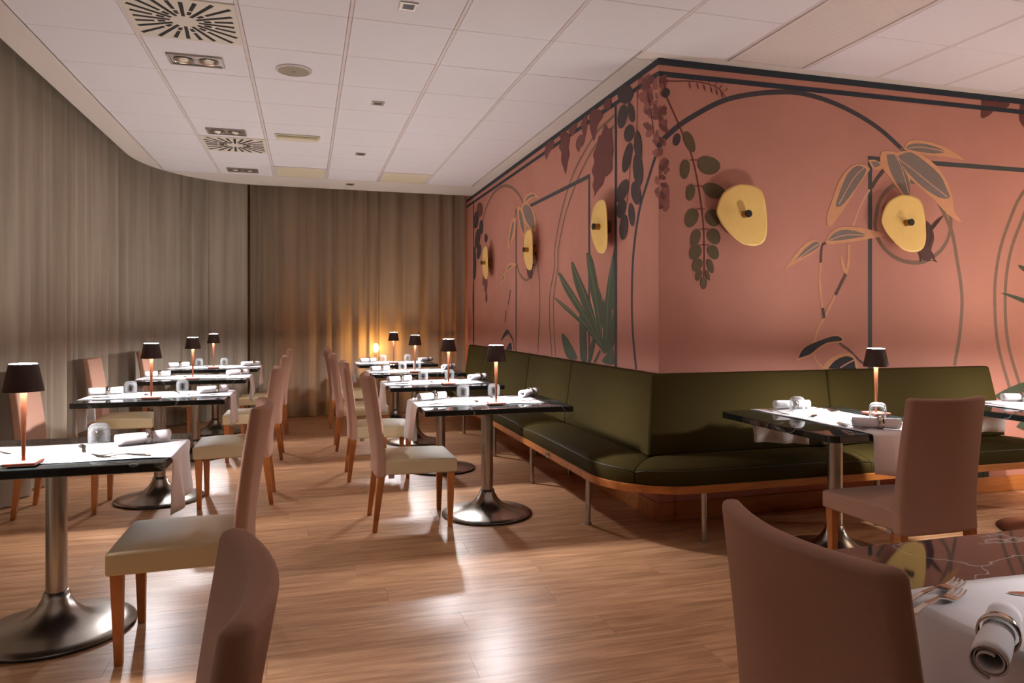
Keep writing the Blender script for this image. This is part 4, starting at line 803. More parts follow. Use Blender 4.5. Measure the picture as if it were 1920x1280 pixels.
def back_pad(root, p0, p1, nrm, z0=.455, z1=.958, db=.155, dt=.085, th=.07, slant1=0.0, cut0=0, cut1=0):
    "upholstered back panel between plan points p0 and p1 (on the wall face), nrm points into the room"
    dx, dy = p1[0] - p0[0], p1[1] - p0[1]; L_ = math.hypot(dx, dy); dx /= L_; dy /= L_
    def P_(s, d, z): return (p0[0] + dx * s + nrm[0] * d, p0[1] + dy * s + nrm[1] * d, z)
    nu, nv = 10, 8
    mb = MB(); g = .004
    def fn(u, w):
        d0 = db + (dt - db) * w
        s0 = g + cut0 * d0; s1 = L_ - g - cut1 * d0 - slant1 * w
        bul = .018 * (1 - (2 * u - 1) ** 6) * (1 - (2 * w - 1) ** 6)
        return P_(s0 + (s1 - s0) * u, d0 + bul, z0 + (z1 - z0) * w)
    def fb(u, w):
        d0 = db + (dt - db) * w
        s0 = g + cut0 * d0; s1 = L_ - g - cut1 * d0 - slant1 * w
        return P_(s0 + (s1 - s0) * u, d0 - th, z0 + (z1 - z0) * w)
    A = [fn(i / nu, j / nv) for j in range(nv + 1) for i in range(nu + 1)]; B = [fb(i / nu, j / nv) for j in range(nv + 1) for i in range(nu + 1)]
    q = (nu + 1) * (nv + 1); f = []
    for j in range(nv):
        for i in range(nu):
            a = j * (nu + 1) + i; f += [(a, a + 1, a + nu + 2, a + nu + 1), (q + a, q + a + nu + 1, q + a + nu + 2, q + a + 1)]
    ring = [i for i in range(nu + 1)] + [j * (nu + 1) + nu for j in range(1, nv + 1)] + [nv * (nu + 1) + i for i in range(nu - 1, -1, -1)] + [j * (nu + 1) for j in range(nv - 1, 0, -1)]
    for a, b in zip(ring, ring[1:] + ring[:1]): f.append((a, q + a, q + b, b))
    mb.add(A + B, f, True)
    return mb.rounded('back_cushion', M['green'], root, .014, 3)

ZR0, ZR1 = .293, .337
bq = thing('corner_banquette', 'long olive green upholstered bench wrapping the corner of the pink mural wall', 'bench', (0, 0, 0))
YA, XE = 6.655, 5.02
out_p = [(WX - .49, YA)] + off_path(.49, YA, XE)[1:]; in_p = [(WX - .02, YA)] + [(WX - .02, WY)] + [(WX - .02 + .001 * k, WY - .02) for k in range(1, 16)] + [(WX + .0, WY - .02), (XE, WY - .02)]
slab(out_p, in_p, ZR0, ZR1, 'seat_board', M['oak_x'], bq, .004)
def seg(P, a, b, n): return resample(P, n)
def lerp(a, b, n): return [(a[0] + (b[0] - a[0]) * i / n, a[1] + (b[1] - a[1]) * i / n) for i in range(n + 1)]
dO, dI = .478, .03
def arc(d, a0, a1, n): return [(WX + d * math.cos(a), WY + d * math.sin(a)) for a in [a0 + (a1 - a0) * i / n for i in range(n + 1)]]
zc0, zc1 = .338, .440
mit = PI * 1.25
# corner pair meets on the mitre, then straight pads
o1 = lerp((WX - dO, 5.585), (WX - dO, WY), 8) + arc(dO, PI, mit, 6)[1:]; i1 = lerp((WX - dI, 5.585), (WX - dI, WY + .12), 8) + lerp((WX - dI, WY + .12), (WX - .075, WY - .075), 6)[1:]
cushion(o1, i1, zc0, zc1, bq)
o2 = arc(dO, mit + .012, PI * 1.5, 6) + lerp((WX, WY - dO), (3.415, WY - dO), 8)[1:]; i2 = lerp((WX - .07, WY - .078), (WX + .12, WY - dI), 6) + lerp((WX + .12, WY - dI), (3.415, WY - dI), 8)[1:]
cushion(o2, i2, zc0, zc1, bq)
cushion(lerp((WX - dO, YA - .005), (WX - dO, 5.592), 8), lerp((WX - dI, YA - .005), (WX - dI, 5.592), 8), zc0, zc1, bq)
cushion(lerp((3.422, WY - dO), (4.99, WY - dO), 8), lerp((3.422, WY - dI), (4.99, WY - dI), 8), zc0, zc1, bq)
back_pad(bq, (WX, 5.50), (WX, WY), (-1, 0), cut1=-1.0)
back_pad(bq, (WX, YA - .005), (WX, 5.50), (-1, 0))
back_pad(bq, (WX, WY), (3.42, WY), (0, -1), cut0=-1.0)
back_pad(bq, (3.42, WY), (4.93, WY), (0, -1), slant1=.075)
for x, y in ((1.725, 4.22), (1.725, 5.40), (1.725, 6.56), (2.24, 3.695), (3.48, 3.695), (4.75, 3.695), (2.12, 5.6), (2.12, 6.5)): seat_leg(bq, x, y)
o = MB().box(-.004, -.03, -.02, 0, .03, .02).tube([(-.012, 0, -.012), (-.012, 0, .014)], .006, 8).build('clasp', M['silver'], bq); o.location = (1.698, 4.93, .315)
bq2 = thing('straight_banquette', 'olive green bench running along the mural wall to the far curtain', 'bench', (0, 0, 0))
slab([(WX - .49, 9.4), (WX - .49, 6.665)], [(WX - .02, 9.4), (WX - .02, 6.665)], ZR0, ZR1, 'seat_board', M['oak_x'], bq2, .004)
for a, b in ((9.38, 8.05), (8.043, 6.668)):
    cushion(lerp((WX - dO, a), (WX - dO, b), 8), lerp((WX - dI, a), (WX - dI, b), 8), zc0, zc1, bq2)
    back_pad(bq2, (WX, a), (WX, b), (-1, 0))
for y in (6.76, 7.95, 9.2): seat_leg(bq2, 1.725, y)

# ---------------------------------------------------------------- dining tables
TH = .75
def make_table(L_, Wd):
    r = thing('pedestal_table', 'x', 'table')
    top = MB(); rc = .012 if Wd < .8 else .05; ol = [(sx * (L_ / 2 - rc) + rc * math.cos(a), sy * (Wd / 2 - rc) + rc * math.sin(a)) for sx, sy, a0 in ((1, 1, 0), (-1, 1, PI / 2), (-1, -1, PI), (1, -1, 1.5 * PI)) for a in [a0 + k * PI / 10 for k in range(6)]]; no = len(ol); top.add([(x, y, TH - .036) for x, y in ol] + [(x, y, TH) for x, y in ol], [tuple(range(no))[::-1], tuple(range(no, 2 * no))] + [(i, (i + 1) % no, no + (i + 1) % no, no + i) for i in range(no)])
    top.build('table_top', M['marble'], r, bevel=.004, seg=2)
    MB().box(-.2, -.2, TH - .05, .2, .2, TH - .0365).build('mounting_plate', M['steel_dark'], r)
    MB().lathe([(.040, .16), (.040, TH - .0505)], 32).build('column', M['steel'], r)
    prof = [(.300, .012), (.296, .016), (.255, .024), (.20, .034), (.145, .050), (.105, .072), (.075, .102), (.055, .135), (.046, .165), (.0405, .166)]
    b = MB().lathe(prof, 56, cap0=False, cap1=False).build('pedestal_base', M['steel'], r)
    MB().lathe([(.29, .0012), (.302, .004), (.302, .011), (.298, .0135), (.29, .0135)], 56).build('base_rim', M['steel_dark'], b)
    return r
LEN = .96
tab = Proto(make_table(LEN, .75)); tabw = Proto(make_table(LEN, .86))
# id: centre x, y, rotation of the long side, proto, words
TB = {
 'L1': (-1.01, 3.415, 0, 'front table of the left row'), 'L2': (-1.02, 5.68, 0, 'second table of the left row'),
 'L3': (-1.01, 7.345, 0, 'third table of the left row'), 'L4': (-1.0, 8.80, 0, 'last table of the left row'),
 'R1': (1.17, 4.65, 0, 'front table of the middle row'), 'R2': (1.13, 6.155, 0, 'second table of the middle row'),
 'R3': (1.11, 7.56, 0, 'third table of the middle row'), 'R4': (1.09, 9.08, 0, 'last table of the middle row'),
 'T': (2.83, 3.31, PI / 2, 'table before the front green bench'), 'T2': (4.40, 3.26, PI / 2, 'table cut by the right edge'),
 'R0': (1.64, 1.07, 0, 'near table at the bottom right'), 'L0': (-1.06, 1.0, 0, 'unseen table just outside the left edge')}  # L0 table and lamp are unseen, added to light the near left chair
TLAB = {'L1': 'black marble pedestal table nearest the camera in the left row', 'L2': 'second black marble pedestal table of the left row by the curtain',
 'L3': 'third black marble pedestal table of the left row by the curtain', 'L4': 'last black marble pedestal table of the left row near the curtain corner',
 'R1': 'front black marble pedestal table of the middle row at the bench end', 'R2': 'second black marble pedestal table of the middle row along the bench',
 'R3': 'third black marble pedestal table of the middle row along the bench', 'R4': 'last black marble pedestal table of the middle row near the orange glow',
 'T': 'black marble table with rounded corners before the front of the green bench', 'T2': 'black marble table cut off by the right edge of the photo',
 'L0': 'unseen black marble table just outside the left edge beside the foreground chair',
 'R0': 'foreground black marble table at the bottom right reflecting the brass wall lamp'}
VOFF = {'L1': -.06, 'R0': -.115, 'T': -.02, 'T2': -.02}
for k, (x, y, rz, w) in TB.items():
    (tabw if k in ('T', 'T2') else tab).put(TLAB[k], (x, y, 0), rz, 'black pedestal tables')

def runner_mesh(seed, h1=None):
    R_ = random.Random(seed); W2 = .222; r = .014; H0 = R_.uniform(.19, .22); H1 = R_.uniform(.19, .22)
    Lh = LEN / 2
    if h1 is not None: H1 = h1; H0 = .235
    prof = []
    for k in range(7): prof.append((-Lh - r - .002, -r - (H0) * (1 - k / 6)))
    for a in (.4, .9, 1.4): prof.append((-Lh - .002 - r * math.cos(a), -r + r * math.sin(a)))
    for k in range(1, 16): prof.append((-Lh + LEN * k / 16, 0.0))
    for a in (1.4, .9, .4): prof.append((Lh + .002 + r * math.cos(a), -r + r * math.sin(a)))
    if H1 <= 0: prof = prof[:-4]
    else:
        for k in range(7): prof.append((Lh + r + .002, -r - H1 * k / 6))
    nV = 14; ph = R_.uniform(0, 6); sk0, sk1 = R_.uniform(-.035, .035), R_.uniform(-.035, .035)
    v = []
    for j in range(nV + 1):
        t = j / nV * 2 - 1; y = W2 * t
        for i, (px, pz) in enumerate(prof):
            if pz < -r - 1e-6 or (abs(px) > Lh + .001):
                e = min(1, max(0, -pz) / .2); sgn = 1 if px > 0 else -1
                px2 = px + sgn * (.020 * math.sin(6 * t + ph) * e + .006 * e) ; pz2 = pz * (1 + (sk1 if sgn > 0 else sk0) * 4 * t)
                v.append((px2, y * (1 - .10 * e), max(pz2, -.26)))
            else:
                v.append((px, y + .004 * math.sin(px * 9 + ph) , .0012 * (1 + math.sin(px * 14 + y * 9 + ph))))
    n = len(prof); f = [(j * n + i, j * n + i + 1, (j + 1) * n + i + 1, (j + 1) * n + i) for j in range(nV) for i in range(n - 1)]
    return v, f
SEED = {'L1': 2, 'R0': 5}
for n_, (k, (x, y, rz, w)) in enumerate(TB.items()):
    v, f = runner_mesh(20 + n_ * 3, 0 if k[0] == 'R' and k != 'R0' else None)
    mb = MB(); mb.add(v, f, True); o = mb.build('table_runner', M['cloth'], None, solid=.002)
    vo = VOFF.get(k, .06)
    o.location = (x - math.sin(rz) * vo, y + math.cos(rz) * vo, TH + .0022); o.rotation_euler = (0, 0, rz)
    tag(o, ('white linen runner hanging over the aisle end of the ' if k in ('R1', 'R2', 'R3', 'R4') else 'white linen runner hanging over the ends of the ') + w, 'tablecloth', 'white runners on the tables')

# ---------------------------------------------------------------- chairs
def make_chair(seat_mat, back_mat):
    r = thing('dining_chair', 'x', 'chair')
    # seat: tapered upholstered box with a domed top
    mb = MB(); nu, nv = 8, 8
    def top(u, w):
        x = -.215 + .455 * u; hw = .215 + .018 * u; y = (w * 2 - 1) * hw
        d = (1 - (2 * u - 1) ** 4) * (1 - (2 * w - 1) ** 4)
        return (x, y, .438 + .020 * d - .006 * u)
    A = [top(i / nu, j / nv) for j in range(nv + 1) for i in range(nu + 1)]; B = [(x, y, .345) for x, y, z in A]
    q = (nu + 1) * (nv + 1); f = []
    for j in range(nv):
        for i in range(nu):
            a = j * (nu + 1) + i; f += [(a, a + 1, a + nu + 2, a + nu + 1), (q + a, q + a + nu + 1, q + a + nu + 2, q + a + 1)]
    ring = [i for i in range(nu + 1)] + [j * (nu + 1) + nu for j in range(1, nv + 1)] + [nv * (nu + 1) + i for i in range(nu - 1, -1, -1)] + [j * (nu + 1) for j in range(nv - 1, 0, -1)]
    for a, b in zip(ring, ring[1:] + ring[:1]): f.append((a, q + a, q + b, b))
    mb.add(A + B, f, True); mb.rounded('seat', seat_mat, r, .012, 3)
    # back: leaning, bowed in plan
    mb = MB(); nu, nv = 10, 12
    def cx(w):  # centre line of the back in x
        return -.232 - .085 * max(0, w - .12) ** 1.35 / .84
    def face(u, w, s):
        t = 2 * u - 1; hw = .222 - .010 * w
        bow = -.042 * (1 - t * t) * (.25 + .75 * w)
        th = .030 - .008 * w
        zz = .330 + .622 * w + (.006 * t * t if w > .99 else 0)
        return (cx(w) + bow + .030 * w + s * th, t * hw, zz)
    A = [face(i / nu, j / nv, 1) for j in range(nv + 1) for i in range(nu + 1)]; B = [face(i / nu, j / nv, -1) for j in range(nv + 1) for i in range(nu + 1)]
    q = (nu + 1) * (nv + 1); f = []
    for j in range(nv):
        for i in range(nu):
            a = j * (nu + 1) + i; f += [(a, a + 1, a + nu + 2, a + nu + 1), (q + a, q + a + nu + 1, q + a + nu + 2, q + a + 1)]
    ring = [i for i in range(nu + 1)] + [j * (nu + 1) + nu for j in range(1, nv + 1)] + [nv * (nu + 1) + i for i in range(nu - 1, -1, -1)] + [j * (nu + 1) for j in range(nv - 1, 0, -1)]
    for a, b in zip(ring, ring[1:] + ring[:1]): f.append((a, q + a, q + b, b))
    mb.add(A + B, f, True); bk = mb.rounded('backrest', back_mat, r, .016, 4)
    for sy in (-1, 1):
        y = sy * .198
        MB().hexa([(.185, y - .014, .001), (.213, y - .014, .001), (.213, y + .014, .001), (.185, y + .014, .001)],
                  [(.182, y - .021, .346), (.226, y - .021, .346), (.226, y + .021, .346), (.182, y + .021, .346)]).build('leg', M['oak'], r, bevel=.002)
        MB().hexa([(-.285, y - .014, .001), (-.257, y - .014, .001), (-.257, y + .014, .001), (-.285, y + .014, .001)],
                  [(-.252, y - .021, .346), (-.208, y - .021, .346), (-.208, y + .021, .346), (-.252, y + .021, .346)]).build('leg', M['oak'], r, bevel=.002)
        MB().box(-.185, sy * .19 - .012, .322, -.15, sy * .19 + .012, .3445).build('bracket', M['grey_metal'], r, bevel=.002)
    return r
chA = Proto(make_chair(M['cream'], M['mauve'])); chB = Proto(make_chair(M['mauve'], M['mauve']))
CH = [(-.482, 3.20, PI, chA, 'mauve chair with cream seat on the aisle side of the front left-row table'),
 (-.505, 5.49, PI, chA, 'mauve chair with cream seat on the aisle side of the second left-row table'),
 (-.49, 7.13, PI, chA, 'mauve chair with cream seat on the aisle side of the third left-row table'),
 (-.48, 8.62, PI, chA, 'mauve chair with cream seat on the aisle side of the last left-row table'),
 (-1.56, 5.55, 0, chA, 'mauve chair with cream seat against the curtain behind the front left-row table'),
 (-1.54, 7.13, 0, chA, 'mauve chair with cream seat against the curtain at the third left-row table'),
 (-1.44, 8.70, 0, chA, 'mauve chair near the curtain corner half hidden by a table lamp'),
 (.675, 4.63, 0, chA, 'mauve chair with cream seat nearest the camera in the middle row'),
 (.60, 6.04, 0, chA, 'mauve chair with cream seat second in the middle row'),
 (.56, 7.42, 0, chA, 'mauve chair with cream seat third in the middle row'),
 (.55, 8.95, 0, chA, 'mauve chair farthest back in the middle row before the glowing curtain'),
 (2.775, 2.83, PI / 2, chB, 'mauve chair seen from behind at the table before the front green bench'),
 (1.09, 1.02, 0, chB, 'large foreground mauve chair seen from behind at the bottom right'),
 (-.385, 1.055, PI + .10, chB, 'foreground mauve chair back cut off by the bottom edge')]
for x, y, rz, p, lab in CH: p.put(lab, (x, y, 0), rz, 'mauve dining chairs')

# ---------------------------------------------------------------- table lamps
def make_lamp():
    r = thing('table_lamp', 'x', 'lamp')
    MB().box(-.055, -.055, 0, .055, .055, .014).build('base', M['copper_base'], r, bevel=.003)
    MB().lathe([(.0065, .0142), (.007, .06), (.0115, .27), (.012, .311)], 16).build('stem', M['copper'], r)
    sh = MB().lathe([(.069, .278), (.0485, .382), (.0465, .382), (.066, .279)], 40, cap0=False, cap1=False)
    n0 = len(sh.v); sh.add([sh.v[i] for i in range(40)] + [sh.v[120 + i] for i in range(40)], [(i, (i + 1) % 40, 40 + (i + 1) % 40, 40 + i) for i in range(40)])
    s = sh.build('shade', M['shade'], r)
    MB().lathe([(.0455, .3800), (.0455, .3825), (.030, .3838), (.001, .3842)], 32).build('light_ring', M['glow'], s)
    MB().lathe([(.0125, .3125), (.057, .3125), (.055, .325), (.0125, .325)], 32, cap0=False, cap1=False).build('led_diffuser', M['led'], s)
    l = bpy.data.lights.new('lamp_beam', 'POINT'); l.shadow_soft_size = .03; l.energy = LAMP_W; l.color = LAMP_COL
    o = bpy.data.objects.new('lamp_beam', l); COL.objects.link(o); o.parent = r; o.location = (0, 0, .297)
    return r
lamp = Proto(make_lamp())
LP = {'L1': (-1.035, 3.125), 'L2': (-1.035, 5.46), 'L3': (-1.0, 7.10), 'L4': (-1.0, 8.62), 'R1': (1.185, 4.47), 'R2': (1.16, 5.95), 'R3': (1.09, 7.40), 'R4': (1.05, 8.95),
      'T': (3.165, 3.37), 'T2': (4.73, 3.37), 'R0': (1.86, .90), 'L0': (-1.05, .78)}
for k, (x, y) in LP.items():
    lo = lamp.put('lit dark shaded copper cordless lamp on the ' + TB[k][3], (x, y, TH + .0052), .0, 'dark shaded copper table lamps')
    if k in ('R0', 'L0'):      # the two lamps nearest the camera are dimmed
        for c in lo.children:
            if c.type == 'LIGHT': c.data = c.data.copy(); c.data.energy = {'R0': 26, 'L0': 16}[k]

# ---------------------------------------------------------------- glasses, napkins, cutlery
ZC = TH + .0058
def make_glass():
    r = thing('tumbler', 'x', 'glass')
    # stands upside down: rim on the cloth, thick rounded base up
    prof = [(.0425, .0), (.044, .012), (.0445, .045), (.043, .066), (.036, .080), (.024, .0865), (.0, .088)]
    inn = [(.0, .074), (.022, .0725), (.034, .066), (.0405, .05), (.0415, .02), (.0405, .0)]
    MB().lathe(prof[:-1] + [(.0008, .088)], 32, cap0=False).lathe([(.0008, .074)] + inn[1:], 32, cap1=False).lathe([(.0405, 0), (.0425, 0)], 32, cap0=False, cap1=False).build('glass_body', M['glass'], r, weld=True)
    return r
gl = Proto(make_glass())
GL = [('L1', -.89, 3.575, 'upturned glass on the front left-row table'), ('L2', -1.262, 5.91, 'curtain-side upturned glass on the second left-row table'),
 ('L2', -.912, 5.96, 'aisle-side upturned glass on the second left-row table'), ('L4', -1.21, 9.06, 'curtain-side upturned glass on the last left-row table'),
 ('L4', -.935, 9.08, 'aisle-side upturned glass on the last left-row table'), ('R1', 1.07, 4.955, 'aisle-side upturned glass on the front middle-row table'),
 ('R1', 1.30, 4.965, 'bench-side upturned glass behind the lamp on the front middle-row table'), ('R2', 1.018, 6.42, 'aisle-side upturned glass on the second middle-row table'),
 ('R2', 1.267, 6.45, 'bench-side upturned glass on the second middle-row table'), ('R3', 1.005, 7.76, 'aisle-side upturned glass on the third middle-row table'),
 ('R3', 1.175, 7.84, 'bench-side upturned glass on the third middle-row table'), ('R4', .955, 9.32, 'aisle-side upturned glass on the last middle-row table'),
 ('R4', 1.28, 9.36, 'bench-side upturned glass on the last middle-row table'), ('T', 2.83, 3.628, 'upturned glass beside the far napkin on the table before the front bench'),
 ('T', 3.06, 3.245, 'upturned glass before the lamp on the table before the front bench')]
for k, x, y, lab in GL: gl.put(lab, (x, y, ZC - .001), 0, 'upturned tumblers')

def make_napkin():
    r = thing('rolled_napkin', 'x', 'napkin')
    turns, n = 2.6, 52; pr = []
    for i in range(n + 1):
        t = i / n; a = -PI / 2 + turns * 2 * PI * t; rad = .0275 - .014 * t + .0018 * math.sin(a * 2 + 1) * t
        pr.append((rad * math.cos(a), rad * math.sin(a) + .0275))
    L_ = .215; mb = MB(); st = 9
    def fn(u, w):
        i = u * n; k = min(int(i), n - 1); f = i - k
        y = pr[k][0] + (pr[k + 1][0] - pr[k][0]) * f; z = pr[k][1] + (pr[k + 1][1] - pr[k][1]) * f
        x = (w - .5) * L_
        sq = 1 - .10 * math.exp(-((w - .58) / .12) ** 2); sl = .008 * math.sin(u * 9) * (w - .5)
        return (x + sl, y * sq, .0012 + (z - .0) * (1 - .06 * math.exp(-((w - .58) / .12) ** 2)))
    mb.grid(fn, n, st)
    b = mb.build('napkin_roll', M['cloth'], r, solid=.0022, fixn=False)
    ring = MB().lathe([(.0285, -.011), (.0315, -.013), (.0325, 0), (.0315, .013), (.0285, .011)], 28, cap0=False, cap1=False)
    ring.v = [(z, x, y) for x, y, z in ring.v]
    q = ring.build('napkin_ring', M['silver'], r); q.location = (.016, 0, .0305)
    return r
npk = Proto(make_napkin())
NP = [(-.69, 3.475, 30, 'rolled napkin in silver ring on the front left-row table'),
 (-1.40, 5.80, 12, 'curtain-side rolled napkin on the second left-row table'), (-.665, 5.73, 30, 'aisle-side rolled napkin on the second left-row table'),
 (-1.36, 7.46, 16, 'curtain-side rolled napkin on the third left-row table'), (-.645, 7.50, 34, 'aisle-side rolled napkin on the third left-row table'),
 (-1.40, 8.88, 20, 'curtain-side rolled napkin on the last left-row table'), (-.62, 8.87, 32, 'aisle-side rolled napkin on the last left-row table'),
 (.82, 4.79, 28, 'aisle-side rolled napkin on the front middle-row table'), (1.52, 4.83, 46, 'bench-side rolled napkin on the front middle-row table'),
 (.785, 6.26, 20, 'aisle-side rolled napkin on the second middle-row table'), (1.495, 6.29, 36, 'bench-side rolled napkin on the second middle-row table'),
 (.75, 7.63, 28, 'aisle-side rolled napkin on the third middle-row table'), (1.51, 7.72, 44, 'bench-side rolled napkin on the third middle-row table'),
 (.75, 9.16, 25, 'aisle-side rolled napkin on the last middle-row table'), (1.49, 9.18, 35, 'bench-side rolled napkin on the last middle-row table'),
 (2.86, 3.715, -10, 'far rolled napkin behind a glass on the table before the front bench'), (2.765, 2.94, -32, 'near rolled napkin beside the chair at the table before the front bench'),
 (4.58, 3.63, -18, 'rolled napkin on the table cut by the right edge'), (1.095, 0.905, 34, 'large rolled napkin in silver ring at the bottom right corner')]
for x, y, a, lab in NP: npk.put(lab, (x, y, ZC), math.radians(a), 'white rolled napkins in silver rings')

def strip(mb, pts, th):
    "flat bar along x: list of (x, half width, z)"
    for (x0, w0, z0), (x1, w1, z1) in zip(pts[:-1], pts[1:]):
        mb.hexa([(x0, -w0, z0), (x1, -w1, z1), (x1, w1, z1), (x0, w0, z0)], [(x0, -w0, z0 + th), (x1, -w1, z1 + th), (x1, w1, z1 + th), (x0, w0, z0 + th)])
def make_fork():
    mb = MB(); th = .0022
    strip(mb, [(-.098, .0075, .001), (-.06, .006, .0035), (-.02, .004, .009), (.02, .0032, .011), (.036, .0075, .008), (.046, .012, .0045), (.056, .0125, .003)], th)
    for k in range(4):
        y = -.0104 + k * .00693; P_ = [(.055, .0026, .0033), (.075, .0022, .0025), (.092, .0018, .006), (.102, .0010, .011)]
        q = MB(); strip(q, P_, th); mb.add([(x, yy + y, z) for x, yy, z in q.v], q.f)
    return mb.mesh('fork', M['silver'])
def make_knife():
    mb = MB(); strip(mb, [(-.108, .008, .001), (-.06, .0075, .0015), (-.01, .0062, .0025), (.002, .006, .002)], .006)
    strip(mb, [(.002, .006, .0032), (.02, .0095, .002), (.06, .0105, .0012), (.09, .009, .0008), (.108, .003, .0008)], .0015)
    return mb.mesh('knife', M['silver'])
def make_spoon():
    mb = MB(); th = .002
    strip(mb, [(-.09, .007, .001), (-.05, .0055, .0035), (.0, .0035, .009), (.028, .0035, .008)], th)
    def fn(u, w):
        x = .028 + .052 * u; hw = .0165 * math.sin(PI * (.08 + .92 * u) ** .8) ** .75 if 0 < u < 1 else .002
        y = (2 * w - 1) * hw; return (x, y, .0015 + .007 * (2 * u - 1) ** 2 * .8 + .004 * (2 * w - 1) ** 2)
    mb.grid(fn, 10, 6); b = [(x, y, z + .0012) for x, y, z in mb.v[-77:]]; o = len(mb.v); mb.grid(lambda u, w: tuple(Vector(fn(u, w)) + Vector((0, 0, .0012))), 10, 6)
    return mb.mesh('spoon', M['silver'])
CUT = {'fork': make_fork(), 'knife': make_knife(), 'spoon': make_spoon()}
def cut(kind, x, y, a, lab, k=1):
    o = bpy.data.objects.new(kind, CUT[kind]); COL.objects.link(o); o.location = (x, y, ZC); o.rotation_euler = (0, 0, a); o.scale = (k, k, k)
    tag(o, lab, kind, 'steel ' + {'fork': 'forks', 'knife': 'knives', 'spoon': 'spoons'}[kind] + ' on the white runners')
SIDE = {'L': ('aisle', 'curtain'), 'R': ('bench', 'aisle'), 'T': ('far', 'near')}
for k, (x, y, rz, w) in TB.items():
    if k in ('R0', 'L0'): continue
    vo = VOFF.get(k, .06); cxx, cyy = x - math.sin(rz) * vo, y + math.cos(rz) * vo
    for s in (1, -1):
        if k == 'L1' and s < 0: continue
        if k == 'T2' and s < 0: continue
        side = SIDE[k[0]][0 if s > 0 else 1]
        jr = random.Random(ord(k[0]) * 7 + len(k) + s + int(k[1:] or 5) * 3)
        def P_(u, v): 
            u, v = u * s, v * s; return cxx + u * math.cos(rz) - v * math.sin(rz), cyy + u * math.sin(rz) + v * math.cos(rz)
        ja = lambda: jr.uniform(-.09, .09)
        for lab, kind, u, v, a in (('outer fork', 'fork', .31, -.185, PI), ('inner fork', 'fork', .285, -.15, PI), ('knife', 'knife', .30, .165, PI), ('spoon', 'spoon', .10, .05, PI * .62)):
            px, py = P_(u, v)
            cut(kind, px, py, rz + a + (0 if s > 0 else PI) + ja(), 'steel %s on the %s side of the %s' % (lab, side, w))
cut('fork', 1.195, 1.135, .24, 'larger steel fork lying foremost behind the near chair at the bottom right', 1.12)
cut('fork', 1.155, 1.09, .30, 'second steel fork resting beside the larger one at the bottom right', 1.1)
cut('knife', 1.46, 1.045, PI - .52, 'steel knife beyond the large napkin at the bottom right', 1.05)
cut('spoon', -1.235, 3.42, 2.5, 'steel spoon at the left edge of the front left-row table')
# ---------------------------------------------------------------- brass wall lamps
def make_sconce():
    r = thing('brass_wall_lamp', 'x', 'wall lamp')
    # local: +y into the room is -y; disc in the xz plane, wall at y = 0
    MB().lathe([(.05, 0), (.05, .03)], 28).build('wall_plate', M['gold_dark'], r).rotation_euler = (PI / 2, 0, 0)
    n, m = 64, 14
    OUT = [(-150, 5), (-135, 65), (-100, 115), (-40, 145), (0, 150), (50, 145), (90, 125), (110, 85), (123, 5), (125, -65), (120, -105), (105, -135), (75, -150), (40, -153), (-20, -140), (-80, -95), (-125, -45)]
    OUT = smooth_path(OUT + OUT[:1], 6)
    pol = sorted((math.atan2(z, x) % (2 * PI), math.hypot(x, z) * .00134) for x, z in OUT)
    def rad(a):
        a %= 2 * PI
        for (a0, r0), (a1, r1) in zip(pol, pol[1:] + [(pol[0][0] + 2 * PI, pol[0][1])]):
            if a0 <= a <= a1: return r0 + (r1 - r0) * (a - a0) / max(a1 - a0, 1e-6)
        return pol[0][1]
    def pos(a, t):
        q = rad(a) * t; x, z = q * math.cos(a), q * math.sin(a)
        y = .074 + .010 * max(0, x / .17) ** 2 - .012 * max(0, -x / .19) ** 2
        return x, -y, z
    mb = MB(); v = [pos(0, 0)]; f = []
    for j in range(1, m + 1):
        for i in range(n): v.append(pos(2 * PI * i / n, j / m))
    for i in range(n): f.append((0, 1 + (i + 1) % n, 1 + i))
    for j in range(m - 1):
        for i in range(n):
            a, b = 1 + j * n + i, 1 + j * n + (i + 1) % n; f.append((a, b, b + n, a + n))
    mb.add(v, f, True); mb.build('disc', M['gold'], r, solid=.004)
    k = MB().lathe([(.023, .03), (.023, .117)], 24).build('stem', M['gold_dark'], r); k.rotation_euler = (PI / 2, 0, 0)
    k2 = MB().lathe([(.0245, .1175), (.0245, .128), (.022, .130)], 24).build('knob', M['black'], r); k2.rotation_euler = (PI / 2, 0, 0)
    return r
sc = Proto(make_sconce())
for lab, loc, rz in (
 ('large wavy brass disc wall lamp left of the painted leaves on the front mural', (2.775, WY - .001, 1.995), 0),
 ('wavy brass disc wall lamp inside the painted ring on the front mural', (4.095, WY - .001, 1.988), 0),
 ('wavy brass disc wall lamp nearest the corner on the receding mural wall', (WX - .001, 4.95, 1.998), -PI / 2),
 ('middle wavy brass disc wall lamp on the receding mural wall', (WX - .001, 6.73, 1.99), -PI / 2),
 ('farthest wavy brass disc wall lamp on the receding mural wall by the curtain', (WX - .001, 8.50, 1.995), -PI / 2)):
    sc.put(lab, loc, rz, 'wavy brass wall lamps')

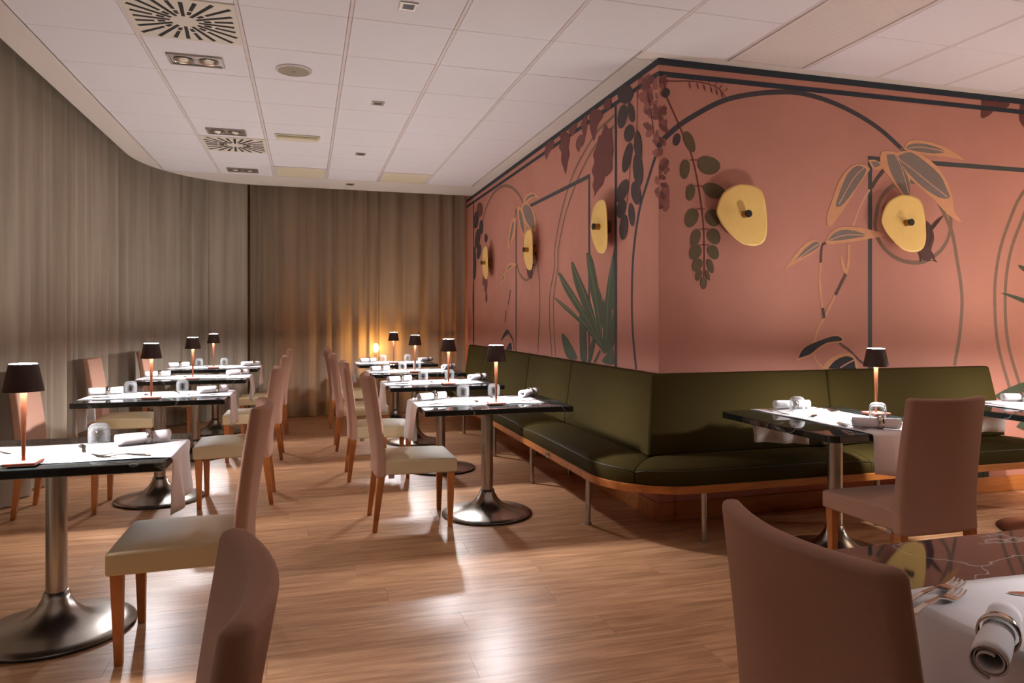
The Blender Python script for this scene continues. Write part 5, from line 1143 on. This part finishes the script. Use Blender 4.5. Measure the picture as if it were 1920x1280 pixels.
# ---------------------------------------------------------------- ceiling fittings
def make_vent():
    r = thing('air_diffuser', 'x', 'vent')
    MB().box(-.292, -.296, 0, .292, .296, .012).build('plate', M['vent'], r, bevel=.003)
    H_ = .262
    def slot(a, r0, r1, wd):
        mb = MB(); c, s_ = math.cos(a), math.sin(a); lim = H_ / max(abs(c), abs(s_)); r1 = min(r1, lim)
        P_ = lambda q, t: (q * c - t * s_, q * s_ + t * c)
        w0, w1 = wd * .8, wd
        b = [P_(r0, -w0), P_(r1, -w1), P_(r1, w1), P_(r0, w0)]
        mb.hexa([(x, y, -.0016) for x, y in b], [(x, y, .001) for x, y in b]); mb.build('slot', M['slot_shade'], r)  # dark raised strip stands in for the shade inside a slot
    for k in range(24):
        a = 2 * PI * k / 24 + .065
        if k % 2 == 0: slot(a, .075, 9, .0115)
        else:
            slot(a, .105, .145, .0115); slot(a, .165, 9, .0115)
    return r
vt = Proto(make_vent())
vt.put('white square ceiling vent with radiating dark slots nearest the camera', (TX0 - .5 * TS, TY0 + .5 * TS, CZ - .004), 0, 'radial slot ceiling vents')
vt.put('white square ceiling vent with radiating dark slots farther back', (TX0 - .5 * TS, TY0 + 5.5 * TS, CZ - .004), 0, 'radial slot ceiling vents')
def make_down():
    r = thing('twin_downlight', 'x', 'ceiling light')
    fr = MB(); a, b, t = .165, .096, .014
    fr.box(-a, -b, -.012, a, -b + t, 0).box(-a, b - t, -.012, a, b, 0).box(-a, -b + t, -.012, -a + t, b - t, 0).box(a - t, -b + t, -.012, a, b - t, 0)
    fr.build('frame', M['grey_metal'], r)
    MB().box(-a + t, -b + t, -.004, a - t, b - t, 0).build('backing_plate', M['grey_metal'], r)
    for s in (-1, 1):
        q = MB().lathe([(.060, -.0115), (.056, -.013), (.052, -.010), (.03, -.006)], 28, cap0=False).build('reflector', M['reflector'], r); q.location = (s * .075, 0, 0)
        MB().lathe([(.030, -.0062), (.028, -.010), (.018, -.016), (.001, -.018)], 20).build('bulb', M['bulb'], q)
    return r
dl = Proto(make_down())
for lab, x, y in (('twin spot ceiling light beside the nearest vent', -.688, 5.03), ('twin spot ceiling light before the farther vent', -.69, 6.87), ('twin spot ceiling light closest to the far curtain', -.69, 8.60)):
    dl.put(lab, (x, y, CZ - .001), 0, 'twin ceiling downlights')
sp = thing('ceiling_speaker', 'round beige speaker grille set in the white ceiling', 'speaker', (-.08, 5.05, CZ - .001))
MB().lathe([(.118, 0), (.118, -.006), (.104, -.010)], 36, cap1=False).build('rim', M['tee'], sp)
MB().lathe([(.103, -.0095), (.06, -.0125), (.001, -.0135)], 36).build('grille', M['speaker'], sp)
MB().lathe([(.012, -.0138), (.011, -.017)], 16).build('badge', M['grey_metal'], sp)
def make_spot():
    r = thing('square_spotlight', 'x', 'ceiling light')
    f = MB(); f.box(-.048, -.048, -.006, .048, -.03, 0).box(-.048, .03, -.006, .048, .048, 0).box(-.048, -.03, -.006, -.03, .03, 0).box(.03, -.03, -.006, .048, .03, 0)
    f.build('frame', M['grey_metal'], r)
    MB().lathe([(.034, -.0045), (.034, -.001)], 24).build('lens', M['black'], r)
    return r
st_ = Proto(make_spot())
for lab, x, y in (('small square spotlight at the top edge of the photo', .53, 3.84), ('small square spotlight second from the camera', .54, 5.64), ('small square spotlight third from the camera', .535, 7.43), ('small square spotlight closest to the far curtain', .53, 9.14)):
    st_.put(lab, (x, y, CZ - .001), 0, 'small square ceiling spots')
em = thing('emergency_light', 'beige rectangular emergency light on the ceiling between vent and spotlights', 'ceiling light', (-.075, 6.88, CZ - .001))
MB().box(-.20, -.062, -.010, .20, .062, 0).build('housing', M['cream_panel'], em, bevel=.004)
MB().box(-.18, -.046, -.036, .18, .046, -.0101).build('lens_cover', M['cream_panel'], em, bevel=.012, seg=3)
def panel(label, x, y, lx, ly):
    r = thing('light_panel', label, 'ceiling light', (x, y, CZ - .001), 0, 'unlit cream ceiling panels')
    a, b, t = lx / 2, ly / 2, .022
    f = MB(); f.box(-a, -b, -.004, a, -b + t, .012).box(-a, b - t, -.004, a, b, .012).box(-a, -b + t, -.004, -a + t, b - t, .012).box(a - t, -b + t, -.004, a, b - t, .012)
    f.build('frame', M['tee'], r, bevel=.002)
    MB().box(-a + t, -b + t, 0, a - t, b - t, .008).build('diffuser', M['cream_panel'], r)
panel('unlit cream ceiling light panel above the left row near the far curtain', TX0 + .5 * TS, TY0 + 7.5 * TS, .575, .59)
panel('unlit cream ceiling light panel above the middle row near the far curtain', TX0 + 2.5 * TS, TY0 + 7.5 * TS, .575, .59)
rp = thing('ribbed_light_panel', 'long ribbed plastic ceiling light panel at the top right catching white glints', 'ceiling light', (TX0 + 5.5 * TS, TY0 - TS, CZ - .001))
a, b, t = .288, .594, .02
f = MB(); f.box(-a, -b, -.005, a, -b + t, .012).box(-a, b - t, -.005, a, b, .012).box(-a, -b + t, -.005, -a + t, b - t, .012).box(a - t, -b + t, -.005, a, b - t, .012)
f.build('frame', M['tee'], rp, bevel=.002)
MB().grid(lambda u, w: ((u - .5) * 2 * (a - t), (w - .5) * 2 * (b - t), .002 + .0028 * abs(((w * 70) % 1) - .5)), 2, 280, False).build('ribbed_diffuser', M['diffuser'], rp)

# ---------------------------------------------------------------- small things
so = thing('wall_socket', 'black wall socket box above the baseboard under the bench at far right', 'socket', (4.865, WY - .001, .150))
MB().box(-.068, -.014, -.030, .068, 0, .030).build('plate', M['black'], so, bevel=.004)
for s in (-1, 1): MB().box(s * .03 - .02, -.017, -.02, s * .03 + .02, -.0141, .02).build('socket_cover', M['black'], so, bevel=.002)
LX = .93
lt = thing('glowing_lantern', 'orange glowing lantern seen through the far curtain', 'lamp', (LX, 9.99, .70))
MB().box(-.05, -.05, 0, .05, .05, .02).build('base', M['frame'], lt)
MB().lathe([(.01, .14), (.030, .16), (.040, .20), (.028, .25), (.008, .27)], 20).build('bulb', M['lantern'], lt)
MB().lathe([(.012, .0205), (.012, .14)], 12).build('post', M['frame'], lt)
sd = thing('side_stand', 'dim low stand behind the far curtain under the lantern', 'stand', (LX, 9.99, 0))
MB().box(-.12, -.09, .67, .12, .09, .695).build('top', M['frame'], sd, bevel=.004)
for sx in (-1, 1):
    for sy in (-1, 1): MB().box(sx * .1 - .01, sy * .07 - .01, .001, sx * .1 + .01, sy * .07 + .01, .6695).build('leg', M['frame'], sd)
for nm, loc, e, c, sz in (('lantern_light', (LX, 10.08, .93), 10, (1.0, .46, .14), .04), ('curtain_glow_fill', (-1.7, 11.0, .8), 320, (1.0, .46, .14), .1), ('curtain_glow_fill', (3.0, 11.0, .8), 220, (1.0, .46, .14), .1)):  # besides the lantern, two hidden lights added outside make the curtain glow orange
    ll = bpy.data.lights.new(nm, 'POINT'); ll.energy = e; ll.color = c; ll.shadow_soft_size = sz
    o = bpy.data.objects.new(nm, ll); COL.objects.link(o); o.location = loc
